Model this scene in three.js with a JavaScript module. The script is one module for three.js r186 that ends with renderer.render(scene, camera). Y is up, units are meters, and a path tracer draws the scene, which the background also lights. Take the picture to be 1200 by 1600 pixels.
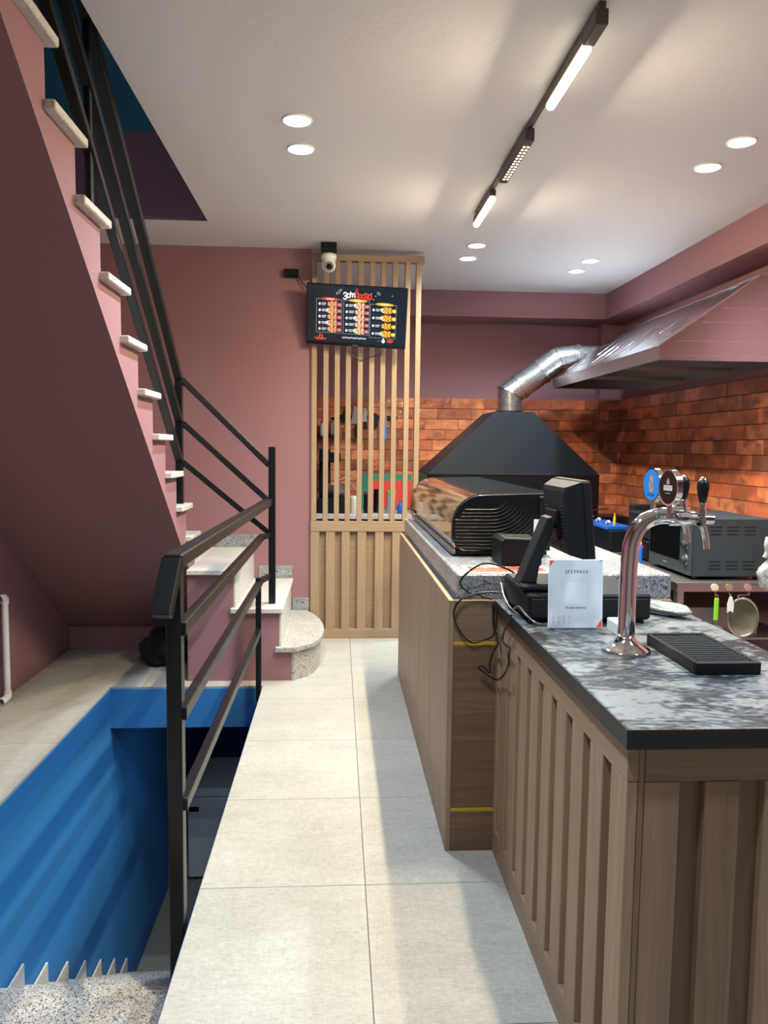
import * as THREE from 'three';
import { ConvexGeometry } from 'three/addons/geometries/ConvexGeometry.js';
import { mergeGeometries } from 'three/addons/utils/BufferGeometryUtils.js';
import { RectAreaLightUniformsLib } from 'three/addons/lights/RectAreaLightUniformsLib.js';

/* ---------------------------------------------------------------- camera, exposure, lights */
RectAreaLightUniformsLib.init();
const scene = new THREE.Scene();
scene.background = new THREE.Color(0x000000);
const FOCAL = 1190, EYE = 1.38;                                  // pixels in a 1200 x 1600 frame, metres
const camera = new THREE.PerspectiveCamera(2 * Math.atan(800 / FOCAL) * 180 / Math.PI, 0.75, 0.05, 60);
camera.position.set(0, EYE, 0);
camera.rotation.set(-0.0848, -0.06202, 0.0115, 'YXZ');
camera.updateMatrixWorld(true);
const renderer = new THREE.WebGLRenderer({ antialias: true });
renderer.toneMapping = THREE.LinearToneMapping;
renderer.toneMappingExposure = 1.42;
renderer.shadowMap.enabled = true;
const COOL = new THREE.Color(0.86, 1.0, 1.12), WARM = new THREE.Color(1.0, 0.82, 0.54);
const DOWN_POWER = 7.0, TUBE_POWER = 740, GRILLE_POWER = 60;

/* ---------------------------------------------------------------- helpers */
const H = 2.745;                                                 // ceiling height
let seed = 12345;
const rnd = () => { seed = (seed * 1664525 + 1013904223) >>> 0; return seed / 4294967296; };
const rr = (a, b) => a + (b - a) * rnd();
const V = (x, y, z) => new THREE.Vector3(x, y, z);
const taken = {};
function numbered(n) { taken[n] = (taken[n] ?? -1) + 1; return taken[n] ? n + '_' + String(taken[n]).padStart(3, '0') : n; }
function at(u, v, axis, val) {                                   // photo pixel -> point on the plane axis = val
  const d = V((u - 600) / FOCAL, -(v - 800) / FOCAL, -1).applyQuaternion(camera.quaternion);
  const t = (val - camera.position[axis]) / d[axis];
  return camera.position.clone().addScaledVector(d, t);
}
function tag(o, label, category, group) { o.userData.label = label; o.userData.category = category; if (group) o.userData.group = group; return o; }
function thing(name, label, category, group) { const g = new THREE.Group(); g.name = numbered(name); scene.add(g); return tag(g, label, category, group); }
function part(parent, name, geo, mat, p, r) {
  const m = new THREE.Mesh(geo, mat); m.name = parent === scene ? numbered(name) : name; parent.add(m);
  if (p) m.position.set(p[0], p[1], p[2]);
  if (r) m.rotation.set(r[0], r[1], r[2]);
  return m;
}
function struct(name, geo, mat, p) { const m = part(scene, name, geo, mat, p); m.userData.kind = 'structure'; return m; }
const boxCache = {};
function cbox(w, h, d, c = 0.003) {                              // box with chamfered edges, 44 triangles
  const key = [w, h, d, c].map(a => a.toFixed(4)).join();
  if (boxCache[key]) return boxCache[key];
  c = Math.min(c, w / 3, h / 3, d / 3);
  const pts = [], a = w / 2, b = h / 2, e = d / 2;
  for (const x of [-1, 1]) for (const y of [-1, 1]) for (const z of [-1, 1])
    pts.push(V(x * (a - c), y * (b - c), z * e), V(x * (a - c), y * b, z * (e - c)), V(x * a, y * (b - c), z * (e - c)));
  return boxCache[key] = new ConvexGeometry(pts);
}
const box = (w, h, d) => new THREE.BoxGeometry(w, h, d);
function uvm(geo, grain = 'y', ou = 0, ov = 0) {                 // uv in metres from the dominant normal; u runs along the grain axis
  const g = geo.index ? geo.toNonIndexed() : geo.clone(), p = g.attributes.position, uv = new Float32Array(p.count * 2);
  const A = V(0, 0, 0), Bv = V(0, 0, 0), C = V(0, 0, 0), ax = ['x', 'y', 'z'];
  for (let i = 0; i < p.count; i += 3) {
    A.fromBufferAttribute(p, i); Bv.fromBufferAttribute(p, i + 1); C.fromBufferAttribute(p, i + 2);
    const n = Bv.clone().sub(A).cross(C.clone().sub(A)), m = [Math.abs(n.x), Math.abs(n.y), Math.abs(n.z)];
    const k = m[0] >= m[1] && m[0] >= m[2] ? 'x' : m[1] >= m[2] ? 'y' : 'z';
    let [s, t] = ax.filter(q => q !== k);
    if (t === grain) [s, t] = [t, s];
    [A, Bv, C].forEach((q, j) => { uv[(i + j) * 2] = q[s] + ou; uv[(i + j) * 2 + 1] = q[t] + ov; });
  }
  g.setAttribute('uv', new THREE.BufferAttribute(uv, 2));
  return g;
}
const bx = (x0, x1, y0, y1, z0, z1, c = 0.003, grain = 'y', jitter = true) =>      // world-placed chamfered box by its extents
  uvm(cbox(Math.abs(x1 - x0), Math.abs(y1 - y0), Math.abs(z1 - z0), c), grain, jitter ? rnd() * 3 : 0, jitter ? rnd() * 3 : 0).translate((x0 + x1) / 2, (y0 + y1) / 2, (z0 + z1) / 2);
const plainBx = (x0, x1, y0, y1, z0, z1, grain = 'y') => uvm(box(Math.abs(x1 - x0), Math.abs(y1 - y0), Math.abs(z1 - z0)).translate((x0 + x1) / 2, (y0 + y1) / 2, (z0 + z1) / 2), grain);
function barGeo(p, q, w, h, c = 0.003) {                         // rectangular tube from p to q, h measured upwards
  const d = q.clone().sub(p), L = d.length(), z = d.clone().normalize();
  let up = V(0, 1, 0); if (Math.abs(z.y) > 0.98) up = V(0, 0, 1);
  const x = up.clone().cross(z).normalize(), y = z.clone().cross(x);
  const m = new THREE.Matrix4().makeBasis(x, y, z).setPosition(p.clone().add(q).multiplyScalar(0.5));
  return cbox(w, h, L, c).clone().applyMatrix4(m);
}
const tube = (pts, r, n = 40, rs = 8, closed = false) => new THREE.TubeGeometry(new THREE.CatmullRomCurve3(pts, closed, 'centripetal'), n, r, rs, closed);
const cyl = (r0, r1, h, n = 24) => new THREE.CylinderGeometry(r0, r1, h, n);
const lathe = (pts, n = 32) => new THREE.LatheGeometry(pts.map(p => new THREE.Vector2(p[0], p[1])), n);
function extr(pts, depth, bevel = 0) {                           // polygon in x-y extruded along +z
  const s = new THREE.Shape(pts.map(p => new THREE.Vector2(p[0], p[1])));
  return new THREE.ExtrudeGeometry(s, { depth, bevelEnabled: bevel > 0, bevelSize: bevel, bevelThickness: bevel, bevelSegments: 2, bevelOffset: -bevel, curveSegments: 12 });
}
const toZ = (geo, x0) => geo.rotateY(-Math.PI / 2).translate(x0, 0, 0);            // a (z, y) profile extruded along -x, then moved: local x -> world z

/* ---------------------------------------------------------------- procedural textures */
function hash(x, y, s) { let h = (x * 374761393 + y * 668265263 + s * 974634777) | 0; h = Math.imul(h ^ (h >>> 13), 1274126177); h ^= h >>> 16; return (h >>> 0) / 4294967296; }
function vnoise(x, y, px, py, s) {
  const xi = Math.floor(x), yi = Math.floor(y), fx = x - xi, fy = y - yi, w = t => t * t * (3 - 2 * t);
  const g = (a, b) => hash(((a % px) + px) % px, ((b % py) + py) % py, s);
  const a = g(xi, yi), b = g(xi + 1, yi), c = g(xi, yi + 1), d = g(xi + 1, yi + 1), u = w(fx), v = w(fy);
  return a + (b - a) * u + (c - a) * v + (a - b - c + d) * u * v;
}
function fbm(u, v, fx, fy, s, oct = 4) { let t = 0, a = 0.5, n = 0; for (let i = 0; i < oct; i++) { t += a * vnoise(u * fx, v * fy, fx, fy, s + i); n += a; a *= 0.5; fx *= 2; fy *= 2; } return t / n; }
const mix = (a, b, t) => a.map((q, i) => q + (b[i] - q) * Math.max(0, Math.min(1, t)));
function tex(w, h, mx, my, fn, srgb = true) {                    // mx, my: metres the picture covers
  const d = new Uint8Array(w * h * 4);
  for (let j = 0; j < h; j++) for (let i = 0; i < w; i++) {
    const c = fn(i / w, j / h), k = (j * w + i) * 4;
    if (typeof c === 'number') d[k] = d[k + 1] = d[k + 2] = Math.max(0, Math.min(255, c * 255)); else { d[k] = Math.max(0, Math.min(255, c[0])); d[k + 1] = Math.max(0, Math.min(255, c[1])); d[k + 2] = Math.max(0, Math.min(255, c[2])); }
    d[k + 3] = 255;
  }
  const t = new THREE.DataTexture(d, w, h); t.wrapS = t.wrapT = THREE.RepeatWrapping; t.magFilter = THREE.LinearFilter; t.minFilter = THREE.LinearMipmapLinearFilter; t.generateMipmaps = true;
  t.repeat.set(1 / mx, 1 / my); if (srgb) t.colorSpace = THREE.SRGBColorSpace; t.needsUpdate = true; return t;
}
function woodTex(light, dark, s) {
  return tex(512, 512, 1.2, 0.42, (u, v) => {
    const warp = fbm(u, v, 3, 4, s) * 0.10, g = fbm(u, v + warp, 2, 40, s + 9, 4), fine = fbm(u, v, 12, 190, s + 20, 2), broad = fbm(u, v, 2, 5, s + 30, 3);
    const ring = 0.5 + 0.5 * Math.sin((v * 26 + warp * 70 + broad * 5) * Math.PI * 2 / 2);
    return mix(dark, light, 0.12 + 0.45 * g + 0.25 * fine + 0.22 * ring * broad + 0.2 * (broad - 0.5));
  });
}
const M = {};
const std = (o) => new THREE.MeshStandardMaterial(o);
const phys = (o) => new THREE.MeshPhysicalMaterial(o);
const wallNoise = tex(256, 256, 0.5, 0.5, (u, v) => 0.5 + 0.35 * (fbm(u, v, 40, 40, 3, 3) - 0.5) + 0.3 * (fbm(u, v, 6, 6, 8, 2) - 0.5), false);
const paint = (c, rough = 0.75) => std({ color: c, roughness: rough, bumpMap: wallNoise, bumpScale: 0.0012 });
M.mauve = paint(0x8e676d); M.ceil = paint(0xcccccf, 0.85); M.blue = paint(0x2a76b6, 0.6); M.teal = paint(0x1f5a70, 0.7); M.plum = paint(0x6a4c62, 0.8);
M.oak = std({ map: woodTex([168, 146, 120], [134, 111, 86], 11), roughness: 0.55 });
M.oak2 = std({ map: woodTex([160, 136, 108], [122, 99, 75], 17), roughness: 0.55 });
M.walnut = std({ map: woodTex([172, 146, 120], [122, 100, 80], 31), roughness: 0.5 });
M.walnut2 = std({ map: woodTex([150, 124, 98], [100, 80, 62], 47), roughness: 0.5 });
M.walnutDark = std({ map: woodTex([128, 100, 76], [80, 60, 45], 53), roughness: 0.55 });
M.yellow = std({ color: 0xb8952e, roughness: 0.5 });
M.floorTile = std({ roughness: 0.5, map: tex(1024, 1024, 1.2, 1.2, (u, v) => {
  const weave = fbm(u, v, 90, 380, 4, 2), weave2 = fbm(u, v, 420, 60, 44, 2), m = fbm(u, v, 5, 8, 5, 4), st = fbm(u, v, 10, 60, 6, 3);
  return mix([150, 149, 142], [178, 176, 168], 0.5 + 0.9 * (weave - 0.5) + 0.5 * (weave2 - 0.5) + 0.6 * (m - 0.5) + 0.35 * (st - 0.5));
}) });
M.grout = std({ color: 0x8f8a7c, roughness: 0.9 });
M.screed = std({ color: 0x9a968c, roughness: 0.9 });
const graniteTex = (light, mid, dark, s, fx) => tex(512, 512, 0.4, 0.4, (u, v) => {
  const a = fbm(u, v, fx, fx, s, 2), b = fbm(u, v, fx * 0.8 | 0, fx * 0.8 | 0, s + 7, 2), m = fbm(u, v, 6, 6, s + 3, 2);
  let c = mix(mid, light, (a - 0.3) * 2.2 + 0.5 * (m - 0.5)); if (b > 0.62) c = mix(c, dark, (b - 0.62) * 9); return c;
});
M.granite = std({ map: graniteTex([206, 203, 195], [158, 156, 151], [84, 84, 86], 61, 128), roughness: 0.35 });
M.graniteGrey = std({ map: graniteTex([178, 181, 183], [120, 125, 130], [58, 62, 68], 71, 128), roughness: 0.3 });
M.tread = std({ map: graniteTex([208, 206, 200], [188, 186, 180], [160, 159, 156], 81, 128), roughness: 0.4 });
M.barTop = phys({ roughness: 0.28, map: tex(1024, 1024, 0.9, 0.9, (u, v) => {
  const w = fbm(u, v, 4, 4, 90, 3) * 0.12, a = fbm(u + w, v + w, 9, 14, 91, 6), b = fbm(u, v + w, 60, 120, 95, 3), c = fbm(u, v, 4, 5, 99, 3);
  const t = (a - 0.5) * 2.6 + (b - 0.5) * 2.2 + (c - 0.5) * 1.2 + 0.55;
  return mix([40, 45, 49], [124, 131, 134], t);
}) });
M.blackEdge = std({ color: 0x141416, roughness: 0.4 });
const glaze = (s, tint) => phys({ roughness: 0.22, clearcoat: 0.4, clearcoatRoughness: 0.12, bumpMap: glazeBump, bumpScale: 0.004, map: tex(512, 512, 1.3, 1.3, (u, v) => {
  const a = fbm(u, v, 6, 9, s, 4), b = fbm(u, v, 26, 30, s + 5, 3);
  let c = mix([140, 88, 62], tint, (a - 0.24) * 2.4 + 0.5 * (b - 0.5)); const dk = fbm(u, v, 9, 12, s + 17, 3); if (dk > 0.56) c = mix(c, [104, 62, 44], (dk - 0.56) * 2.6); return c;
}) });
const glazeBump = tex(256, 256, 0.35, 0.35, (u, v) => fbm(u, v, 7, 9, 121, 4), false);
M.brick = [glaze(131, [232, 142, 98]), glaze(141, [220, 124, 84]), glaze(151, [198, 108, 76]), glaze(161, [158, 94, 72])];
M.mortar = std({ color: 0x6b4030, roughness: 0.8 });
M.blackPaint = phys({ color: 0x090d11, roughness: 0.36, specularIntensity: 0.6, clearcoat: 0.08, clearcoatRoughness: 0.15 });
M.hoodBlack = phys({ color: 0x10171e, roughness: 0.5, specularIntensity: 0.35 });
M.trayBlack = phys({ color: 0x090b0d, roughness: 0.5, specularIntensity: 0.5 });
M.plastic = phys({ color: 0x10151a, roughness: 0.48, specularIntensity: 0.45, bumpMap: wallNoise, bumpScale: 0.0006 });
M.plasticSoft = phys({ color: 0x181d22, roughness: 0.6, specularIntensity: 0.4 });
M.chrome = std({ color: 0xe6e6e6, roughness: 0.06, metalness: 1 });
M.steel = std({ color: 0xb9b6b2, roughness: 0.25, metalness: 1 });
M.steelSatin = std({ color: 0x9a9896, roughness: 0.4, metalness: 0.9 });
M.film = phys({ color: 0xc9c2c4, roughness: 0.16, metalness: 1, clearcoat: 0.5, clearcoatRoughness: 0.2, bumpMap: tex(256, 256, 0.9, 0.9, (u, v) => fbm(u, v, 3, 16, 201, 4), false), bumpScale: 0.003 });
M.panelSteel = std({ color: 0xc4bec0, roughness: 0.12, metalness: 1 });
M.galv = std({ roughness: 0.24, metalness: 0.95, map: tex(256, 256, 0.25, 0.25, (u, v) => { const a = fbm(u, v, 26, 26, 211, 3); return mix([168, 173, 176], [208, 212, 214], (a - 0.3) * 2.2); }) });
M.plaster = paint(0xb9b6b2, 0.8);
M.white = std({ color: 0xe4e6e6, roughness: 0.5 });
M.paper = std({ color: 0xe9ebee, roughness: 0.7 });
M.glassDark = std({ color: 0x08090b, roughness: 0.08 });
M.microGrey = phys({ color: 0x363f45, roughness: 0.5, specularIntensity: 0.5 });
M.green = std({ color: 0x86d22c, roughness: 0.4 });
M.red = std({ color: 0xd23a2e, roughness: 0.55 });
M.teaGreen = std({ color: 0x2d7f62, roughness: 0.6 });
M.blueP = std({ color: 0x1f62c8, roughness: 0.4 });
M.skyBlue = std({ color: 0x2f8ad8, roughness: 0.4 });
M.orange = std({ color: 0xe05a1e, roughness: 0.4 });
M.yellowP = std({ color: 0xe6c81e, roughness: 0.4 });
M.cream = std({ color: 0xd8cfb8, roughness: 0.6 });
M.clear = phys({ color: 0xffffff, roughness: 0.12, transmission: 0.85, thickness: 0, ior: 1.4 });
M.wrap = phys({ color: 0xa9b0b4, roughness: 0.18, clearcoat: 0.6, metalness: 0.2, bumpMap: tex(128, 128, 0.2, 0.2, (u, v) => fbm(u, v, 5, 14, 221, 3), false), bumpScale: 0.006 });
M.bagPlastic = phys({ color: 0xbcc1c4, roughness: 0.3, transmission: 0.35, thickness: 0 });
M.fabric = std({ color: 0x0d0e10, roughness: 0.9 });
M.mesh = std({ color: 0x8c867a, roughness: 0.5, metalness: 0.6 });
M.cable = std({ color: 0x0d0d0e, roughness: 0.35 });
M.downGlow = std({ color: 0xffffff, emissive: new THREE.Color(0.93, 1, 1.03), emissiveIntensity: 4 });
M.tubeGlow = std({ color: 0xfff2d0, emissive: new THREE.Color(1, 0.84, 0.55), emissiveIntensity: 5 });
M.cellGlow = std({ color: 0xffeec0, emissive: new THREE.Color(1, 0.85, 0.55), emissiveIntensity: 1.6 });
M.trackBlack = std({ color: 0x4a423d, roughness: 0.5 });
function canvasTex(w, h, draw) { const c = document.createElement('canvas'); c.width = w; c.height = h; draw(c.getContext('2d'), w, h); const t = new THREE.CanvasTexture(c); t.colorSpace = THREE.SRGBColorSpace; return t; }

/* ---------------------------------------------------------------- the room */
const XL = -1.79, XR = 2.595, ZK = -7.07, ZB = -5.44, ZF = 2.2;           // left wall, right wall, kitchen back wall, left back wall, wall behind the camera
const WX0 = -1.285, WX1 = -0.42, WZ0 = -4.33, WZ1 = -1.70, BASE = -2.04;  // stairwell opening and basement floor

// floor slab with the stairwell hole, tiles as its pieces
{
  const s = new THREE.Shape([[XL - 0.15, -ZF - 0.15], [XR + 0.15, -ZF - 0.15], [XR + 0.15, -ZK + 0.15], [XL - 0.15, -ZK + 0.15]].map(p => new THREE.Vector2(p[0], p[1])));
  s.holes.push(new THREE.Path([[WX0, -WZ1], [WX1, -WZ1], [WX1, -WZ0], [WX0, -WZ0]].map(p => new THREE.Vector2(p[0], p[1]))));
  const g = new THREE.ExtrudeGeometry(s, { depth: 0.226, bevelEnabled: false }).rotateX(-Math.PI / 2).translate(0, -0.236, 0);
  const floor = struct('floor', g, M.grout);
  const regions = [[WX1, XR, ZK, ZF], [XL, WX0, ZB, ZF], [WX0, WX1, ZB, WZ0], [WX0, WX1, WZ1, ZF]];
  const GX = 0.097, GZ = -2.30, T = 0.6, gap = 0.0012;
  for (const [x0, x1, z0, z1] of regions)
    for (let i = Math.floor((x0 - GX) / T); GX + i * T < x1; i++)
      for (let k = Math.floor((z0 - GZ) / T); GZ + k * T < z1; k++) {
        const a = Math.max(x0, GX + i * T + gap), b = Math.min(x1, GX + (i + 1) * T - gap), c = Math.max(z0, GZ + k * T + gap), d = Math.min(z1, GZ + (k + 1) * T - gap);
        if (b - a < 0.01 || d - c < 0.01) continue;
        part(floor, 'floor_tile', bx(a, b, -0.010, 0, c, d, 0.0008, 'x'), M.floorTile);
      }
}
// ceiling with the opening over the stairs
const VX1 = -0.80, VZ0 = -4.855, VZ1 = -1.25;
{
  const s = new THREE.Shape([[XL - 0.15, -ZF - 0.15], [XR + 0.15, -ZF - 0.15], [XR + 0.15, -ZK + 0.15], [XL - 0.15, -ZK + 0.15]].map(p => new THREE.Vector2(p[0], p[1])));
  s.holes.push(new THREE.Path([[XL, -VZ1], [VX1, -VZ1], [VX1, -VZ0], [XL, -VZ0]].map(p => new THREE.Vector2(p[0], p[1]))));
  struct('ceiling', uvm(new THREE.ExtrudeGeometry(s, { depth: 0.2, bevelEnabled: false }).rotateX(-Math.PI / 2).translate(0, H, 0)), M.ceil);
}
struct('wall_left', plainBx(XL - 0.15, XL, 0, H, ZB - 0.15, ZF + 0.15), M.mauve);
struct('wall_back_left', plainBx(XL, -0.19, 0, H, ZB - 0.15, ZB), M.mauve);
struct('wall_kitchen_left', plainBx(-0.34, -0.19, 0, H, ZK, ZB - 0.15), M.mauve);
const wallBack = struct('wall_back_right', plainBx(-0.34, XR, 0, H, ZK - 0.15, ZK), M.mauve);
const wallRight = struct('wall_right', plainBx(XR, XR + 0.15, 0, H, ZK - 0.15, ZF + 0.15), M.mauve);
struct('wall_front', plainBx(XL, XR, 0, H, ZF, ZF + 0.15), M.plaster);
struct('trim_1', plainBx(2.355, XR, 2.525, H, ZK, ZF), M.mauve);          // beam under the ceiling along the right wall
struct('trim_2', plainBx(-0.19, 2.355, 2.525, H, ZK, -6.70), M.mauve);    // beam along the kitchen back wall
const column = struct('trim_3', plainBx(2.41, XR, 0, 2.525, ZK, -6.93), M.mauve);
// the upper storey seen through the ceiling opening
struct('wall_upper_left', plainBx(XL - 0.15, XL, H, 5.2, VZ0 - 0.15, -0.6), M.teal);
struct('wall_upper_back', plainBx(XL, VX1, H + 0.001, 3.26, VZ0 + 0.0005, VZ0 + 0.012), M.plum);
struct('wall_upper_back_high', plainBx(XL, 0.4, 3.26, 5.2, VZ0 - 0.15, VZ0 + 0.012), M.teal);
struct('wall_upper_right', plainBx(0.4, 0.55, H + 0.2, 5.2, VZ0 - 0.15, -0.6), M.teal);
struct('wall_upper_front', plainBx(XL, 0.4, H + 0.2, 5.2, -0.75, -0.6), M.teal);
struct('wall_upper_back_right', plainBx(VX1, 0.4, H + 0.2, 3.26, VZ0 - 0.15, VZ0), M.plum);
struct('ceiling_upper', plainBx(XL - 0.15, 0.55, 5.2, 5.35, VZ0 - 0.15, -0.6), M.teal);
// stairwell and basement
struct('wall_stairwell_left', plainBx(WX0 - 0.12, WX0, BASE, -0.236, -8.2, WZ1 + 0.6), M.blue);
struct('wall_stairwell_right', plainBx(WX1, WX1 + 0.12, BASE, -0.236, WZ0, WZ1 + 0.6), M.blue);
struct('wall_stairwell_front', plainBx(WX0, WX1, BASE, -0.236, WZ1 + 0.3, WZ1 + 0.42), M.blue);
struct('wall_stairwell_edge', plainBx(WX1, WX1 + 0.004, -0.236, -0.012, WZ0, WZ1), M.blue).position.x = -0.0045;
struct('wall_stairwell_ledge', plainBx(WX0, WX0 + 0.004, -0.236, -0.012, WZ0 + 0.006, WZ1), M.blue);
struct('wall_stairwell_header', plainBx(WX0, WX1, -0.24, -0.012, WZ0, WZ0 + 0.006), M.blue);
struct('wall_basement_back', plainBx(WX0, 1.6, BASE, -0.236, -8.2, -8.08), M.blue);
struct('wall_basement_right', plainBx(1.6, 1.72, BASE, -0.236, -8.2, WZ0), M.blue);
struct('wall_basement_front', plainBx(WX1 + 0.12, 1.6, BASE, -0.236, WZ0 - 0.12, WZ0), M.blue);
struct('floor_basement', plainBx(WX0 - 0.12, 1.72, BASE - 0.1, BASE, -8.2, WZ1 + 0.6), M.screed);

// glazed brick tiles on the kitchen walls
{
  const P = 0.0965, L = 0.317, top = 1.838, rows = 13, g = 0.0035;
  function course(parent, len, toWorld, base) {
    for (let r = 0; r < rows; r++) {
      const y1 = top - r * P, off = -((r * 0.381 + base) % 1) * L;
      for (let s = off; s < len; s += L) {
        const a = Math.max(0, s) + g / 2, b = Math.min(len, s + L) - g / 2;
        if (b - a < 0.012) continue;
        const w = b - a, t = 0.009 + rnd() * 0.003;
        const v = rnd(), mat = M.brick[v < 0.34 ? 0 : v < 0.66 ? 1 : v < 0.87 ? 2 : 3];
        const q = toWorld((a + b) / 2);
        const geo = q.axis === 'x' ? uvm(cbox(t, P - g, w, 0.003), 'z', rnd() * 5, rnd() * 5) : uvm(cbox(w, P - g, t, 0.003), 'x', rnd() * 5, rnd() * 5);
        part(parent, 'brick_tile', geo, mat, [q.x + (q.axis === 'x' ? q.n * t / 2 : 0), y1 - P / 2, q.z + (q.axis === 'z' ? q.n * t / 2 : 0)]);
      }
    }
  }
  course(wallBack, 2.41 + 0.19, s => ({ axis: 'z', n: 1, x: -0.19 + s, z: ZK }), 0.1);
  course(column, 0.14, s => ({ axis: 'x', n: -1, x: 2.41, z: ZK + s }), 0.6);
  course(column, XR - 2.41, s => ({ axis: 'z', n: 1, x: 2.41 + s, z: -6.93 }), 0.35);
  course(wallRight, 3.6, s => ({ axis: 'x', n: -1, x: XR, z: -6.93 + s }), 0.8);
}

/* ---------------------------------------------------------------- staircase up */
{
  const t = thing('staircase', 'mauve staircase with pale stone treads climbing through the ceiling opening', 'staircase');
  const SX = -0.865, yk = k => 0.858 + 0.191 * (k - 4), zk = k => -4.70 + 0.253 * (k - 4), KT = 17;
  const Y3 = 0.662, Y2 = 0.437, Y1 = 0.205, ZS = -4.43, th = 0.03;
  const sof = z => 0.153 + 0.762 * (z + 5.15);
  const prof = [[-5.15, 0], [-5.15, sof(-5.15)], [VZ1, sof(VZ1)], [VZ1, yk(KT) - th]];
  for (let k = KT; k >= 4; k--) { prof.push([zk(k) + 0.03, yk(k) - th]); prof.push([zk(k) + 0.03, (k > 4 ? yk(k - 1) : Y3) - th]); }
  prof.push([ZB + 0.002, Y3 - th], [ZB + 0.002, 0]);
  part(t, 'flight_body', uvm(toZ(extr(prof, SX - XL - 0.002), SX)), M.mauve);
  for (let k = 4; k < KT; k++) {
    part(t, 'tread', bx(XL + 0.002, SX + 0.035, yk(k) - th, yk(k), zk(k), zk(k + 1) + 0.045, 0.004, 'x'), M.tread);
    part(t, 'riser', plainBx(XL + 0.002, SX - 0.004, (k > 4 ? yk(k - 1) : Y3), yk(k) - th, zk(k) + 0.018, zk(k) + 0.0299), M.tread);
  }
  // the three lower steps that turn to the right
  const mauveStep = (x0, x1, y) => plainBx(x0, x1, 0, y - th, ZB, ZS);
  part(t, 'step_body', mauveStep(SX, -0.60, Y3), M.mauve);
  part(t, 'step_body', mauveStep(-0.60, -0.335, Y2), M.mauve);
  const edge = []; const cv = new THREE.CatmullRomCurve3([V(-0.225, 0, -4.425), V(-0.135, 0, -4.53), V(-0.083, 0, -4.74), V(-0.085, 0, -4.98), V(-0.13, 0, -5.22), V(-0.21, 0, ZB)]);
  cv.getPoints(24).forEach(p => edge.push([p.x, -p.z]));
  const inset = edge.map(([x, z]) => [x - 0.022, z]);
  const flat = (pts, y, d) => uvm(new THREE.ExtrudeGeometry(new THREE.Shape(pts.map(p => new THREE.Vector2(p[0], p[1]))), { depth: d, bevelEnabled: true, bevelSize: 0.004, bevelThickness: 0.004, bevelOffset: -0.004, bevelSegments: 2 }).rotateX(-Math.PI / 2).translate(0, y - d - 0.004, 0), 'x');
  part(t, 'step_body', uvm(new THREE.ExtrudeGeometry(new THREE.Shape([[-0.335, -ZS], [-0.262, -ZS], ...inset.slice(1).map(p => [p[0] - 0.014, p[1]]), [-0.335, -ZB]].map(p => new THREE.Vector2(p[0], p[1]))), { depth: Y1 - th, bevelEnabled: false }).rotateX(-Math.PI / 2)), M.mauve);
  // curved granite riser of the first step
  { const outer = [[-0.262, -ZS - 0.001], ...inset], inner = inset.map(([x, z]) => [x - 0.0135, z]).reverse();
    part(t, 'curved_riser', uvm(new THREE.ExtrudeGeometry(new THREE.Shape([...outer, ...inner, [-0.262, -ZS + 0.002]].map(p => new THREE.Vector2(p[0], p[1]))), { depth: Y1 - th, bevelEnabled: false }).rotateX(-Math.PI / 2)), M.granite); }
  part(t, 'tread', flat([[-0.355, 4.40], [-0.25, 4.40], ...edge, [-0.355, -ZB]], Y1, th - 0.008), M.granite);
  part(t, 'tread', bx(-0.615, -0.310, Y2 - th, Y2, ZB, -4.40, 0.004, 'x'), M.tread);
  part(t, 'tread', bx(SX, -0.575, Y3 - th, Y3, ZB, -4.40, 0.004, 'x'), M.tread);
  part(t, 'tread', bx(XL, SX, Y3 - th + 0.001, Y3, ZB, zk(4) + 0.02, 0.004, 'x'), M.tread);
  part(t, 'riser', bx(-0.60, -0.588, Y2, Y3 - th, ZB, ZS, 0.002, 'z'), M.tread);
  part(t, 'riser', bx(-0.335, -0.323, Y1, Y2 - th, ZB, ZS, 0.002, 'z'), M.tread);
  for (const [a, b, y] of [[-0.86, -0.556, Y3], [-0.556, -0.315, Y2], [-0.315, -0.196, Y1]]) part(t, 'skirting', bx(a, b - 0.001, y, y + 0.09, ZB, ZB + 0.011, 0.002, 'x'), M.graniteGrey);
}
/* ---------------------------------------------------------------- staircase down */
{
  const t = thing('staircase', 'speckled granite staircase going down between blue walls', 'staircase');
  const rise = 0.17, run = 0.247, z1 = -2.07, n = 11;
  const yn = i => -rise * i, zn = i => z1 - run * (i - 1);
  const prof = [[WZ1 + 0.28, BASE], [WZ1 + 0.28, -0.24], [WZ1 + 0.02, -0.24], [WZ1 + 0.02, yn(1) - 0.03]];
  for (let i = 1; i <= n; i++) prof.push([zn(i) + 0.02, yn(i) - 0.03], [zn(i) + 0.02, i < n ? yn(i + 1) - 0.03 : BASE]);
  part(t, 'flight_body', uvm(toZ(extr(prof, WX1 - WX0 - 0.014), WX1 - 0.007)), M.screed);
  for (let i = 1; i <= n; i++) {
    part(t, 'tread', bx(WX0 + 0.006, WX1 - 0.006, yn(i) - 0.03, yn(i), zn(i), i === 1 ? WZ1 : zn(i) + run + 0.015, 0.004, 'x'), M.granite);
    part(t, 'skirting', bx(WX0 + 0.0045, WX0 + 0.0145, yn(i), yn(i) + 0.10, zn(i) + 0.012, zn(i) + run + 0.012, 0.002, 'z'), M.tread);
  }
  part(t, 'tread', bx(WX0, WX1, -0.03, -0.002, WZ1 - 0.018, WZ1 - 0.0005, 0.003, 'x'), M.granite);
}
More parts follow.
